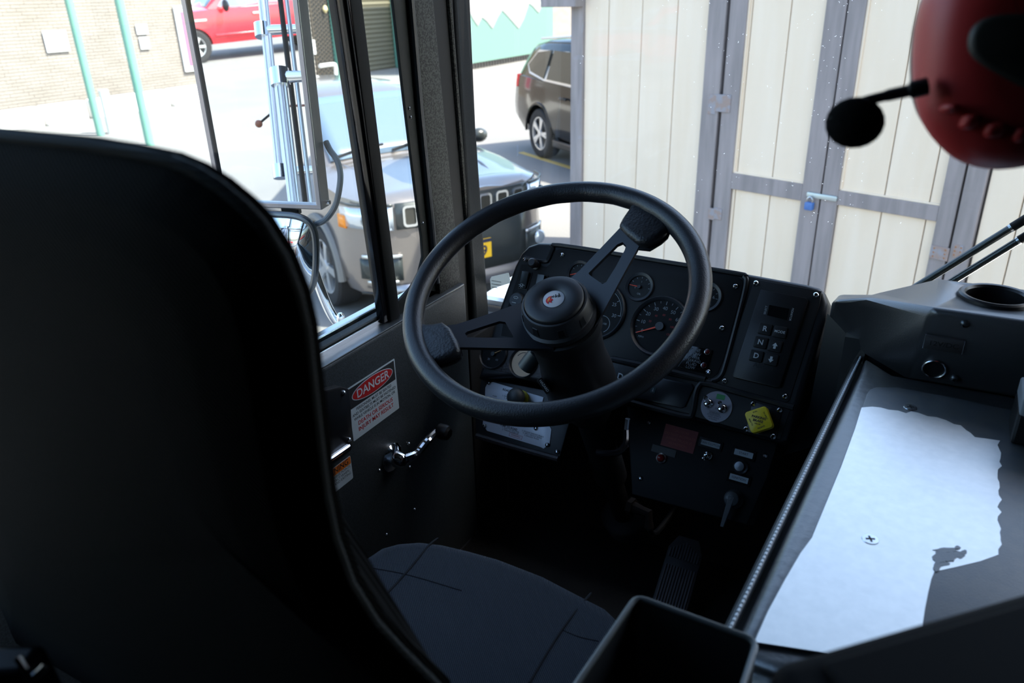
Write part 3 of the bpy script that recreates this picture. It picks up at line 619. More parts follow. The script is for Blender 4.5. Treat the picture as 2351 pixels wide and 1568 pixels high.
m = MB(); m.M = Matrix.Translation((-4.35, 0, 1.72)); m.hexa([(-.08, -.015, 0), (.08, -.015, 0), (.08, .015, 0), (-.08, .015, 0), (-.06, -.005, .07), (-.02, -.005, .07), (-.02, .005, .07), (-.06, .005, .07)]); m.build('roof_antenna', M_pilot, pilot)

# ================================================================== outside: mirror on the door (placed here: what it shows is built behind the cab)
MY = radians(15); mp = atT(592, 240, 1.35); mx_ = V((cos(MY), sin(MY), 0)); mn = V((sin(MY), -cos(MY), -.0255)).normalized(); mup = mn.cross(mx_)
def refl(p): return p - mn * (2 * (p - mp).dot(mn))
def MP(px, py): q = onpl(px, py, mp, mn) - mp; return q.dot(mx_), q.dot(mup)
MIRM = frame(mx_, mup, mn, mp)
# ---- red pickup, seen only in the mirror
def mground(px, py):                           # a pixel of the mirror carried on to the ground it shows
    p = onpl(px, py, mp, mn); d = (p - CAM); d = d - mn * (2 * d.dot(mn)); return p + d * ((GZ - p.z) / d.z)
pa, pb = mground(459, 146), mground(590, 131); hd = (pa - pb); hd.z = 0; hd.normalize(); ph = math.atan2(hd.y, hd.x)
rgt = V((hd.y, -hd.x, 0)); fc = pa - rgt * 1.0 + hd * .95
pk = thing('pickup_truck', 'red pickup truck seen reflected in the door mirror', 'car', M=carM(fc.x, fc.y, ph))
st = [(0, .7, .8, .75, .45, .8, 1.12, 1.16), (-.15, .88, .96, .9, .42, .8, 1.2, 1.24), (-.5, .92, 1.0, .96, .4, .8, 1.24, 1.3), (-1.6, .92, 1.01, .97, .4, .85, 1.28, 1.33), (-3.6, .92, 1.01, .97, .42, .85, 1.3, 1.31), (-3.62, .92, 1.01, .97, .42, .85, 1.38, 1.39), (-5.8, .92, 1.0, .97, .5, .85, 1.38, 1.39)]
car_body(pk, 'body', st, M_red, (-.95, -4.6), .41)
kst = [(-1.45, .93, 1.24, .85, 1.29), (-2.1, .94, 1.26, .74, 1.86), (-2.6, .94, 1.28, .74, 1.94), (-3.4, .94, 1.29, .74, 1.92), (-3.62, .93, 1.29, .74, 1.85)]
greenhouse(pk, kst, M_red)
for s in (-1, 1):
    side_pane(pk, s, [(-1.72, 1.33), (-2.12, 1.74), (-2.85, 1.8), (-2.85, 1.36), (-2.3, 1.3)], kst, M_sglass); side_pane(pk, s, [(-2.93, 1.36), (-2.93, 1.8), (-3.45, 1.78), (-3.45, 1.36)], kst, M_sglass)
    wheel(pk, -.95, s * 1.0, .41, s, 6, .27, rimr=.62); wheel(pk, -4.6, s * 1.0, .41, s, 6, .27, rimr=.62)
    m = MB(); m.M = Matrix.Translation((-1.85, s * 1.2, 1.36)); m.ball((0, 0, 0), .17, 12, (.5, .8, .9)); m.build('door_mirror', M_black, pk)
    MB().tube([(-2.62, s * 1.02, 1.12), (-2.75, s * 1.04, 1.12), (-2.88, s * 1.02, 1.12)], .025, 8).build('door_handle', M_rimal, pk)
    MB().box((-1.5, s * .95, .62), (-3.5, s * 1.035, .68)).build('body_side_strip', M_red, pk, bevel=.02)
    MB().box((-1.0, s * 1.0, 1.02), (-1.35, s * 1.02, 1.07)).build('fender_badge', M_rimal, pk)
grid_patch(pk, 'windshield', lambda a, b: (-1.5 - .56 * b + .015, (-.72 + 1.44 * a) * (1 - .1 * b), 1.33 + .53 * b), 6, 3, M_sglass)

# ================================================================== outside: buildings across the street
WX = -18.3
def wy(px, py, x=WX): p = atX(px, py, x); return p.y, p.z
bb = thing('brick_building', 'tan brick building across the street with teal pipes and screens', 'building', (WX, 12, GZ))
MB().box((WX - .4, 2.5, GZ), (WX - .05, 23.2, 5.5)).build('mortar_wall', M_mortar, bb, True, smooth=0)
bk = MB(); yb1 = wy(718, 60)[0]; row = 0; z = GZ
while z < 3.4:
    y = 3.0 + (0.106 if row % 2 else 0.0)
    while y < yb1 - .2:
        d = RND.uniform(0, .006); x = WX - .05; y1 = y + .208; z1 = z + .064; xf = WX + d - .030
        bk.add([(x, y, z), (x, y1, z), (x, y1, z1), (x, y, z1), (xf, y, z), (xf, y1, z), (xf, y1, z1), (xf, y, z1)], [(4, 5, 6, 7), (0, 4, 7, 3), (5, 1, 2, 6), (7, 6, 2, 3), (0, 1, 5, 4)])
        y += .212
    z += .072; row += 1
stuff(bk.build('brick_courses', M_brick, bb, True, smooth=0))
a_, b_ = wy(716, 60)[0], wy(764, 60)[0]
sc = MB().box((WX - .06, a_, GZ), (WX + .02, b_ + .04, 4.0)).build('metal_screen', M_perf, bb, True, smooth=0, label='dark bronze perforated screen')
m = MB(); y = a_ + .08; i = 0
while y < b_ - .02:
    z = 0.0 + (.06 if i % 2 else 0)
    while z < 3.2: m.box((WX + .018, y - .032, z - .032), (WX + .05, y + .032, z + .032)); z += .13
    y += .105; i += 1
stuff(m.build('screen_studs', mat('screen_dark', (0.02, 0.02, 0.022), .5), sc, True, smooth=0))
for px0, px1 in ((757, 776), (900, 917)):
    y0, y1 = wy(px0, 60)[0], wy(px1, 60)[0]
    MB().box((WX - .05, y0, GZ), (WX + .2, y1, 5.4)).build('teal_pilaster', M_teal, bb, True, smooth=0, bevel=.02)
ysh0, ysh1 = wy(776, 60)[0], wy(900, 60)[0]
m = MB(); n = 60; vs = []; fs = []
for i in range(n + 1):
    z = GZ + i * .075
    for y in (ysh0, ysh1): vs += [(WX + (.03 if i % 2 else 0), y, z)]
for i in range(n): fs.append((2 * i, 2 * i + 1, 2 * i + 3, 2 * i + 2))
m.add(vs, fs); m.build('roller_shutter', M_olive, bb, True, smooth=0)
y0, z0 = wy(714, 92); y1, z1 = wy(722, 125); MB().box((WX, min(y0, y1), z1), (WX + .06, max(y0, y1) + .03, z0)).build('wall_box', M_sign, bb, True, bevel=.01)
yl, zl_ = wy(741, 22); m = MB(); m.M = Matrix.Translation((WX + .1, yl, zl_)); m.lathe([(.02, -.1), (.06, -.05), (.085, 0), (.06, .08), (.02, .12)], 14, True, True); m.build('wall_lamp', mat('amber_glass', (.75, .6, .3), .3), bb, True)
y0, z0 = wy(744, 175); rl = MB().tube(spline([(WX + .5, y0 - .7, .35), (WX + .5, y0 - .1, .35), (WX + .5, y0 + .03, .28), (WX + .5, y0, GZ)], 5), .06, 10).build('pale_handrail', M_conc)
tag(rl, 'low pale handrail in front of the bronze screen', 'handrail')

for q, (px, py, px0) in enumerate(((232, 312, 160), (345, 335, 273))):
    b_ = atZ(px, py, GZ); pm = MB().cyl((b_.x, b_.y, GZ), (b_.x, b_.y, 5.5), .075, n=16).build('steel_pole', M_teal)
    tag(pm, ['thin teal pole nearest the left edge of the photo', 'thin teal pole between the poster wall and the first pole'][q], 'pole', 'teal poles')
for q, (x0, y0, x1, y1, lab) in enumerate(((97, 72, 162, 117, 'large white notice on the brick wall, left of the first pole'), (311, 56, 341, 78, 'small white notice on brick wall, upper of two'), (319, 86, 346, 112, 'small white notice on brick wall, lower of two'))):
    a_, b_ = wy(x0, y0, WX + .03), wy(x1, y1, WX + .03)
    s_ = MB().box((WX, a_[0], b_[1]), (WX + .03, b_[0], a_[1])).build('wall_sign', M_sign, smooth=0, bevel=.005); tag(s_, lab, 'sign')
a_, b_ = wy(398, 14, WX + .05), wy(432, 165, WX + .05)
ps = thing('wall_poster', 'pink poster in a white frame on the brick wall', 'poster', (WX + .05, a_[0] + .5, b_[1]))
MB().box((WX, a_[0], b_[1]), (WX + .05, a_[0] + 1.2, a_[1])).build('frame', M_sign, ps, True, smooth=0, bevel=.01)
MB().box((WX + .04, a_[0] + .16, b_[1] + .14), (WX + .058, a_[0] + 1.04, a_[1] - .14)).build('print', M_pink, ps, True, smooth=0)
bw = [(0, 103), (112, 205), (222, 392), (402, 520)]
for q, (x0, x1) in enumerate(bw):
    a_, b_ = wy(x0, 300 - .15 * x0, WX + 1.0), wy(x1, 300 - .15 * x1, WX + 1.0)
    o = MB().box((WX + .7, a_[0], GZ), (WX + 1.0, b_[0], GZ + .42)).build('concrete_barrier', M_conc, smooth=0, bevel=.03)
    tag(o, ['low white concrete barrier, partly behind the seat at far left', 'low white concrete barrier just left of the first teal pole', 'low white concrete barrier between the two teal poles', 'low white concrete barrier under the pink poster'][q], 'barrier', 'barriers along the brick wall')
bo = atZ(238, 312, GZ); tag(MB().cyl((bo.x - .1, bo.y + .28, GZ), (bo.x - .1, bo.y + .28, .75), .09, n=14).build('white_bollard', M_conc), 'white bollard beside the first teal pole', 'bollard')

GX = -14.85
gb = thing('teal_building', 'teal wall with a white lattice mural above the black SUV', 'building', (GX, 28, GZ))
ya, yb = wy(1020, 100, GX)[0], wy(1270, 60, GX)[0]
MB().box((GX - .5, ya, .12), (GX, yb, 6.0)).build('wall', M_tealw, gb, True, smooth=0)
MB().box((GX - .4, ya, GZ), (GX - .06, yb, .12)).build('plinth', M_mortar, gb, True, smooth=0)
m = MB(); y = ya + .1
while y < yb - .2: m.box((GX - .065, y, GZ + .03), (GX - .03, y + .13, .09)); y += .2
stuff(m.build('plinth_holes', M_black, gb, True, smooth=0))
lat = [(1060, -60), (1074, 20), (1083, 40), (1096, 60), (1106, 40), (1116, 48), (1130, 66), (1142, 40), (1152, 24), (1162, 34), (1190, 66), (1202, 44), (1214, 8), (1222, 14), (1236, 30), (1250, 0), (1262, -60)]
m = MB(); m.M = frame((0, 1, 0), (0, 0, 1), (1, 0, 0), (GX, 0, 0)); m.prism([(wy(*p, GX)[0], wy(*p, GX)[1]) for p in lat], 0, .02)
lt = m.build('white_lattice', M_latt, gb, True, smooth=0, label='white saw-toothed lattice panel')
m = MB(); P = [wy(*p, GX) for p in lat]
def inside(y, z):
    c = False
    for (y0, z0), (y1, z1) in zip(P, P[1:] + P[:1]):
        if (z0 > z) != (z1 > z) and y < (y1 - y0) * (z - z0) / (z1 - z0) + y0: c = not c
    return c
i = 0; y = ya
while y < yb:
    z = 1.0 + (.11 if i % 2 else 0)
    while z < 3.0:
        if inside(y, z) and inside(y + .1, z - .06) and inside(y - .1, z - .06): m.box((GX + .018, y - .055, z - .05), (GX + .024, y + .055, z + .05))
        z += .2
    y += .22; i += 1
stuff(m.build('lattice_holes', mat('lattice_gray', (.36, .40, .38), .7), lt, True, smooth=0))
y0, z0 = wy(1320, 50, -17.0); tag(MB().box((-17.6, yb + 1.0, GZ), (-17.0, yb + 16, 5)).build('tan_building', M_brick, smooth=0), 'plain tan building just right of the teal wall', 'building')
# parking line by the black suv
a_, b_ = atZ(1196, 350, GZ), atZ(1312, 386, GZ); d_ = (b_ - a_).normalized(); n_ = V((-d_.y, d_.x, 0)) * .05
struct(MB().hexa([a_ - n_, b_ + d_ * 2 - n_, b_ + d_ * 2 + n_, a_ + n_] + [p + V((0, 0, .006)) for p in (a_ - n_, b_ + d_ * 2 - n_, b_ + d_ * 2 + n_, a_ + n_)]).build('trim_3', M_line, smooth=0))

# ================================================================== door mirror assembly
mir = thing('side_mirror', 'rectangular mirror with gray metal frame and convex mirror below, outside the driver window', 'mirror', M=MIRM)
tl, bl = MP(437, 0), MP(493, 372); tr_, br = MP(687, 0), MP(741, 478); bt = MP(670, 464)
k = (bl[0] - tl[0]) / (bl[1] - tl[1]); ytop = .20; yb = bt[1] - .012
def lx(y): return bl[0] - .006 + k * 0.3 * (y - bl[1])
def rx_(y): return br[0] + ((tr_[0] - br[0]) / (tr_[1] - br[1])) * (y - br[1])
O = [(lx(yb), yb), (rx_(yb), yb), (rx_(ytop), ytop), (lx(ytop), ytop)]
I = inset(ccw(O), .011)
m = MB(); Oc = ccw(O); n = 4
m.add([(x, y, -.03) for x, y in Oc] + [(x, y, .004) for x, y in Oc] + [(x, y, .004) for x, y in I] + [(x, y, -.004) for x, y in I],
      [q for i in range(n) for j in [(i + 1) % n] for q in ((i, j, n + j, n + i), (n + i, n + j, 2 * n + j, 2 * n + i), (2 * n + i, 2 * n + j, 3 * n + j, 3 * n + i))] + [(3, 2, 1, 0)])
m.build('mirror_frame', M_alu, mir, smooth=0, bevel=.002)
m = MB(); m.prism(I, -.02, -.003); m.build('mirror_glass', M_mirror, mir, smooth=0)
m = MB(); m.tube([(x, y, 0) for x, y in inset(Oc, .009)], .0016, 6, True); m.build('glass_gasket', M_rubber, mir)
m = MB(); c_ = MP(741, 472); m.cyl((c_[0] + .002, c_[1] + .003, -.012), (c_[0] + .009, c_[1] + .003, -.012), .004, n=10); m.build('frame_screw', M_chrome, mir)
# convex mirror
cvp = [MP(*p) for p in ((598, 486), (640, 489), (680, 491), (706, 499), (723, 514), (731, 545), (731, 600), (727, 640), (718, 664), (700, 672), (640, 660), (598, 640))]
cvp = smooth2(cvp, 2); m = MB(); m.tube([(x, y, .01) for x, y in cvp], .0068, 10, True); m.build('convex_frame', mat('convex_rim', (.16, .165, .17), .3, .8), mir)
cc = (sum(p[0] for p in cvp) / len(cvp), sum(p[1] for p in cvp) / len(cvp)); m = MB()
m.rings([[(cc[0] + (x - cc[0]) * s, cc[1] + (y - cc[1]) * s, .012 + .016 * (1 - s * s)) for x, y in cvp] for s in (1, .8, .6, .4, .2, .02)], False, True); m.build('convex_glass', M_mirror, mir, smooth=80)
m = MB(); m.rings([[(cc[0] + (x - cc[0]) * s, cc[1] + (y - cc[1]) * s, .008 - .035 * (1 - s * s)) for x, y in cvp] for s in (1, .9, .7, .02)], False, True); m.build('convex_shell', M_chrome, mir, smooth=80)
a_ = MP(640, 480); b_ = MP(680, 482); m = MB(); m.box((a_[0], a_[1] - .012, -.02), (b_[0], a_[1] + .012, -.006)); m.build('mirror_mount', M_black, mir, bevel=.002)
cab = [MP(*p) for p in ((728, 335), (742, 352), (762, 372), (775, 400), (778, 430), (770, 468), (757, 492), (742, 508), (724, 516))]
m = MB(); m.tube(spline([(x, y, -.035 + .008 * min(i, 4)) for i, (x, y) in enumerate(cab)], 5), .0056, 10); m.build('mirror_cable', M_grayplastic, mir, label='gray cable loop')
arm_ = [MP(*p) for p in ((700, 640), (722, 700), (742, 742), (765, 770), (790, 800))]
m = MB(); m.tube(spline([(x, y, -.04) for x, y in arm_], 6), .010, 12); m.build('mirror_arm', M_chrome, mir)
nt_ = MP(768, 752); m = MB(); m.M = Matrix.Translation((nt_[0], nt_[1], -.03)) @ Matrix.Rotation(-pi / 2, 4, 'X')
m.lathe([(.010, -.012), (.010, 0), (.0085, .003)], 6, True, False); m.lathe([(.0085, .003), (.0085, .009), (.0072, .014), (.004, .018), (.001, .019)], 16, False, True); m.build('acorn_nut', M_chrome, mir, smooth=30)

# chrome handrails behind the door, seen only in the mirror
for q, (top, bot, brk, lab) in enumerate((((602, 0, 2.5), (642, 395, 2.5), (600, 70, 2.5), 'fluted chrome handrail reflected in mirror, the farther, left one'), ((640, 178, 2.02), (674, 470, 2.02), (657, 190, 2.02), 'fluted chrome handrail reflected in mirror, the nearer, right one'))):
    a_, b_ = refl(atT(*top)), refl(atT(*bot)); g_ = refl(atT(*brk)); b_ = a_ + (b_ - a_) * (1.0 if q == 0 else 1.5)
    if q == 0: a_ = a_ + (a_ - b_) * .5
    hr = thing('grab_rail', lab, 'handrail', b_, group='handrails on the cab side')
    ax = (a_ - b_).normalized(); L_ = (a_ - b_).length; r_ = .0165; m = MB(); m.M = Matrix.Translation(b_) @ rot_to(ax)
    sec = [((r_ if i % 4 < 2 else r_ * .84) * cos(2 * pi * i / 48), (r_ if i % 4 < 2 else r_ * .84) * sin(2 * pi * i / 48)) for i in range(48)]
    m.rings([[(x, y, 0) for x, y in sec], [(x, y, L_) for x, y in sec]]); m.build('rail_tube', M_flute, hr, True, smooth=20)
    for g2 in ((g_, b_) if q == 0 else (a_, b_)):
        m = MB(); m.cyl(g2 - ax * .022, g2 + ax * .022, .025, n=18); m.tube([g2, g2 + (V((-.955, g2.y, g2.z)) - g2) * .45, V((-.952, g2.y, g2.z))], [.017, .012, .026], 12); m.build('rail_bracket', M_chrome, hr, True)
# mounting strips beside the nearer rail
for nm, x0, x1, w_, m_ in (('backing_strip', 641, 678, .0075, M_rubber), ('polished_strip', 656, 692, .006, M_flute)):
    a_, b_ = refl(atT(x0, 0, 2.12)), refl(atT(x1, 300, 2.12)); dd_ = b_ - a_
    MB().tube([a_ - dd_ * .35, b_ + dd_ * .75], w_, 10).build(nm, m_, hr, True)
wand = MB(); a_, b_ = refl(atT(592, 285, 2.6)), refl(atT(640, 245, 2.6)); wand.tube([a_, b_], .004, 8); wand.k = 1; wand.ball(a_, .013, 12)
wand.tube([b_, V((-.955, b_.y, b_.z))], .004, 8)
tag(wand.build('marker_wand', [M_rubber, mat('brown_ball', (.25, .08, .04), .4)]), 'thin black wand with small brown ball, seen in the mirror beside the left handrail', 'marker')

# ================================================================== wiper arms outside the windshield
wp = thing('windshield_wiper', 'black twin-rod wiper arm outside the glass at right', 'wiper', atY(2105, 660, 1.52))
for q, (x0, y0, x1, y1) in enumerate(((2120, 648, 2351, 505), (2172, 655, 2351, 545))):
    a_, b_ = atY(x0, y0, 1.515), atY(x1, y1, 1.515); d_ = (b_ - a_); a2 = a_ - d_ * .75; b2 = a_ + d_ * 3.2; mid = a_ + d_ * (.87 if q == 0 else .92)
    r_ = MB().tube([a2, mid], .0068, 12).build('wiper_rod', mat('wiper_gloss', (.03, .033, .03), .2, spec=.8), wp, True)
    f_ = MB().tube([mid, mid + d_.normalized() * .004], .0072, 12).build('rod_ferrule', M_steel, r_); f_.location = f_.location - WM[r_.name].translation
    s_ = MB().tube([mid + d_.normalized() * .004, b2], .0078, 12).build('rod_sleeve', M_rubber, r_); s_.location = s_.location - WM[r_.name].translation
    MB().cyl((a2.x, 1.50, a2.z), (a2.x, 1.56, a2.z), .016).build('wiper_pivot', M_black, wp, True)
    tip = b2
MB().box((tip.x - .02, 1.475, tip.z - .33), (tip.x + .02, 1.50, tip.z + .33)).build('wiper_blade', M_rubber, wp, True, smooth=0)

# ================================================================== dashboard
PS, TT = radians(5), radians(34)
dn_ = V((-sin(PS) * cos(TT), -cos(PS) * cos(TT), sin(TT))); dl = V((cos(PS), -sin(PS), 0)); du_ = dn_.cross(dl)
dc = atT(1520, 745, 1.42); DM = frame(dl, du_, dn_, dc)
def dp(px, py, h=0.0):
    q = onpl(px, py, dc + dn_ * h, dn_) - dc; return q.dot(dl), q.dot(du_)
dash = thing('dashboard', 'black dashboard with round gauges, push-button shifter and screwed panels behind the steering wheel', 'dashboard', M=DM)
def dpl(name, px, h0, h1, m_, bev=.003, sm=0, parent=None, label=None, seg=2, rnd=0):
    P = [dp(x, y, h1) for x, y in px]; P = smooth2(P, sm) if sm else P
    m = MB(); m.prism(P, h0, h1, bev, seg); o = m.build(name, m_, parent or dash, label=label)
    if parent: o.location = o.location - parent.location
    return o
H = .012
hood = [(1096, 868), (1118, 795), (1140, 722), (1160, 665), (1180, 610), (1195, 580), (1212, 563), (1236, 555), (1275, 556), (1320, 563), (1500, 591), (1700, 624), (1850, 651), (1880, 659), (1894, 672), (1899, 695), (1893, 735), (1872, 810), (1850, 880), (1830, 940), (1805, 1010), (1786, 1016), (1700, 990), (1590, 962), (1447, 924), (1300, 890), (1180, 866)]
P = [dp(x, y, H) for x, y in hood]; m = MB(); m.prism(P, -.13, H, .010, 4); m.build('dash_housing', M_dash, dash, smooth=50)
# raised rims round the gauge insert
def rim(name, px, r, h, m_=M_dash, closed=True, sm=0):
    pts = [(*dp(x, y, h), h) for x, y in px]
    m = MB(); m.tube(spline(pts, 4, closed) if sm else pts, r, 8, closed); return m.build(name, m_, dash)
ins = [(1197, 606), (1255, 612), (1262, 607), (1273, 576), (1290, 570), (1500, 602), (1690, 634), (1704, 642), (1706, 655), (1690, 720), (1660, 830), (1648, 858), (1634, 868), (1610, 866), (1415, 822), (1300, 800), (1150, 770), (1156, 735)]
dpl('gauge_panel', ins, H - .004, H + .0012, M_panel, .001)
rim('panel_rim', [(1205, 592), (1250, 600), (1260, 594), (1270, 572), (1286, 563), (1500, 597), (1692, 628), (1709, 636), (1713, 652), (1697, 722), (1667, 834), (1655, 864), (1637, 874), (1610, 873), (1413, 828)], .0045, H + .001, closed=False, sm=1)
rim('lower_ledge', [(1405, 824), (1500, 843), (1620, 872)], .006, H + .002, closed=False)
# right keypad panel
dpl('shifter_panel', [(1733, 640), (1886, 668), (1882, 700), (1812, 920), (1800, 926), (1655, 888), (1652, 870)], H - .004, H + .002, M_panel, .0015)
kp = dpl('shift_selector', [(1746, 664), (1851, 684), (1855, 690), (1790, 888), (1783, 890), (1684, 866), (1682, 860)], H, H + .009, M_black, .0015)
kz = H + .009
def on_kp(fn, name, m_, label=None, smooth=0, bevel=0):
    m = MB(); fn(m); o = m.build(name, m_, kp, smooth=smooth, bevel=bevel, label=label); o.location = o.location - kp.location; return o
sl_ang = math.atan2(*[b - a for a, b in zip(dp(1750, 800, kz), dp(1835, 817, kz))][::-1])
on_kp(lambda m: m.prism([dp(*p, kz) for p in ((1766, 700), (1812, 709), (1806, 735), (1761, 724))], kz - .001, kz + .0012, .0004), 'display_window', M_gloss)
def key(name, px, py, fn, label=None):
    u, v = dp(px, py, kz); M0 = Matrix.Translation((u, v, kz)) @ Matrix.Rotation(sl_ang, 4, 'Z')
    m = MB(); m.M = M0; m.prism(rrect(-.0108, -.0098, .0108, .0098, .0018), -.001, .0035, .0012); o = m.build(name, M_panel, kp); o.location = o.location - kp.location
    m = MB(); m.M = Matrix.Rotation(sl_ang, 4, 'Z'); fn(m)
    lo = MB(); lo.v = m.v; lo.f = m.f; lo.m = m.m; l_ = lo.build('key_symbol', M_white, dash, smooth=0); l_.location = V((u, v, kz + .0038)) + l_.location; return o
key('shift_key', 1757, 756, lambda m: text(m, 'R', 0, 0, .0125, bold=.02)); key('shift_key', 1747, 787, lambda m: text(m, 'N', 0, 0, .0125, bold=.02)); key('shift_key', 1737, 818, lambda m: text(m, 'D', 0, 0, .0125, bold=.02))
key('shift_key', 1791, 763, lambda m: text(m, 'MODE', 0, 0, .0062, bold=.01))
def arrow(s): return lambda m: m.add([(-.0045, 0, 0), (.0045, 0, 0), (0, s * .0055, 0), (-.002, 0, 0), (.002, 0, 0), (.002, -s * .005, 0), (-.002, -s * .005, 0)], [(0, 1, 2), (3, 4, 5, 6)])
key('shift_key', 1780, 795, arrow(1)); key('shift_key', 1771, 826, arrow(-1))
def txt(s, px, py, size, m_, h, rot=0.0, name='lettering', parent=None, **kw):
    u, v = dp(px, py, h); m = MB(); text(m, s, u, v, size, h + .0003, rot=sl_ang + rot, **kw); o = m.build(name, m_, parent or dash, smooth=0)
    if parent: o.location = o.location - parent.location
    return o
txt('SELECT', 1758, 712, .0048, M_white, kz, rot=pi / 2, parent=kp); txt('MONITOR', 1817, 722, .0048, M_white, kz, rot=-pi / 2, parent=kp)
txt('Allison', 1752, 842, .012, M_panel, kz, parent=kp, name='embossed_name', bold=.01)
# gauges
def gauge(px, py, r, h=.006, face=M_dial, label=None, bez=.14, name='gauge'):
    u, v = dp(px, py, H + h); m = MB(); m.M = Matrix.Translation((u, v, H)); b = r * (1 - bez)
    m.lathe([(r, -.002), (r * 1.0, h * .5), (r * .97, h), (r * .95, h * 1.2), (b * 1.03, h * .75), (b, h * .3)], 48); g_ = m.build(name, M_bezel, dash, label=label)
    m = MB(); m.M = Matrix.Translation((u, v, H)); m.lathe([(b * 1.01, h * .2), (.0005, h * .2)], 40, False, True); d_ = m.build('dial', face, g_, smooth=0); d_.location = d_.location - g_.location
    return g_, u, v, H + h * .2 + .0003, b
def gpart(g_, name, m_, fn, smooth=0):
    m = MB(); fn(m); o = m.build(name, m_, g_, smooth=smooth); o.location = o.location - g_.location; return o
def ticks(m, u, v, z, r0, r1, a0, a1, n, w):
    for i in range(n + 1):
        a = radians(a0 + (a1 - a0) * i / n); d = V((cos(a), sin(a), 0)); p = V((-sin(a), cos(a), 0)) * w; c = V((u, v, z)); m.add([c + d * r0 - p, c + d * r0 + p, c + d * r1 + p, c + d * r1 - p], [(3, 2, 1, 0)])
def arc(m, u, v, z, r, a0, a1, w, n=24):
    A = [radians(a0 + (a1 - a0) * i / n) for i in range(n + 1)]; o = [(u + (r + w) * cos(a), v + (r + w) * sin(a), z) for a in A] + [(u + (r - w) * cos(a), v + (r - w) * sin(a), z) for a in A]
    m.add(o, [(i, i + 1, n + 2 + i, n + 1 + i) for i in range(n)])
def needle(g_, u, v, z, r, ang, m_=M_needle, tail=.15):
    a = radians(ang); d = V((cos(a), sin(a), 0)); p = V((-sin(a), cos(a), 0)); c = V((u, v, z + .0025)); w = max(r * .028, .0009)
    gpart(g_, 'needle', m_, lambda m: m.hexa([c + d * r * .92 - p * w * .5, c + d * r * .92 + p * w * .5, c - d * r * tail + p * w * 1.3, c - d * r * tail - p * w * 1.3] + [q + V((0, 0, .0012)) for q in (c + d * r * .92 - p * w * .5, c + d * r * .92 + p * w * .5, c - d * r * tail + p * w * 1.3, c - d * r * tail - p * w * 1.3)]))
    gpart(g_, 'needle_hub', M_black, lambda m: m.cyl((u, v, z), (u, v, z + .005), r * .16, n=16))
def ring_text(m, vals, u, v, z, r, a0, a1, size):
    for i, s in enumerate(vals):
        if s is None: continue
        a = radians(a0 + (a1 - a0) * i / (len(vals) - 1)); text(m, s, u + r * cos(a), v + r * sin(a), size, z)
g_, u, v, z, r = gauge(1513, 748, .0575, .008, label='speedometer with orange needle at zero', name='speedometer')
def f_(m):
    ticks(m, u, v, z, r * .84, r * .97, 205, -25, 8, .0006); ticks(m, u, v, z, r * .89, r * .97, 205 - 14.4, -25 + 14.4, 7, .0004)
    ring_text(m, ['0', '10', '20', '30', '40', '50', '60', '70', '80'], u, v, z, r * .70, 205, -25, .0095); text(m, 'MPH', u - r * .62, v - r * .52, .0055, z)
gpart(g_, 'dial_markings', M_grayp, f_); gpart(g_, 'red_markings', M_redp, lambda m: ring_text(m, ['20', '40', '60', '80', '100', '120'], u, v, z, r * .45, 165, -30, .0055)); needle(g_, u, v, z, r, 207)
g_, u, v, z, r = gauge(1370, 713, .0575, .008, label='tachometer, mostly behind the wheel hub', name='tachometer')
def f_(m):
    ticks(m, u, v, z, r * .84, r * .97, 225, 0, 6, .0006); arc(m, u, v, z, r * .95, 0, 110, .0005)
    ring_text(m, ['0', '5', '10', '15', '20', '25', '30'], u, v, z, r * .70, 215, -3, .0095); arc(m, u + r * .3, v - r * .45, z, r * .33, -60, 120, .0005); text(m, '100', u + r * .42, v - r * .42, .0055, z)
gpart(g_, 'dial_markings', M_grayp, f_); needle(g_, u, v, z, r, 225)
for (px, py, rr_, ang, nd, lab) in ((1467, 658, .0285, 178, M_needle, 'small gauge with orange needle left of center'), (1328, 627, .0265, 200, M_needle, None), (1621, 681, .0285, 190, M_needle, None)):
    g_, u, v, z, r = gauge(px, py, rr_, .005, label=lab, bez=.25)
    def f_(m):
        ticks(m, u, v, z, r * .8, r * .95, 150, 0, 5, .0004); text(m, 'C' if px == 1328 else '0', u - r * .4, v - r * .1, .005, z); text(m, '6' if px == 1621 else '1', u + r * .05, v + r * .5, .005, z); text(m, 'OIL' if px != 1621 else '10', u + r * .1, v - r * .6, .005, z)
        if px == 1621: text(m, '6.', u + r * .62, v + r * .1, .008, z); text(m, '5', u + r * .45, v - r * .55, .006, z)
    gpart(g_, 'dial_markings', M_grayp, f_); needle(g_, u, v, z, r, ang, nd)
g_, u, v, z, r = gauge(1131, 812, .032, .006); gpart(g_, 'dial_markings', M_grayp, lambda m: (arc(m, u, v, z, r * .7, 30, 150, .0006), text(m, '60', u + r * .4, v - r * .35, .006, z), text(m, '30', u - r * .3, v - r * .45, .006, z))); needle(g_, u, v, z, r, 35, mat('tan_needle', (.5, .25, .06), .5))
g_, u, v, z, r = gauge(1200, 832, .032, .006, M_beige, 'beige-faced round gauge under the wheel spoke'); gpart(g_, 'dial_markings', M_ink, lambda m: (arc(m, u, v, z, r * .75, 30, 150, .0006), text(m, 'A', u - r * .2, v - r * .3, .006, z))); needle(g_, u, v, z, r, 60, M_ink)
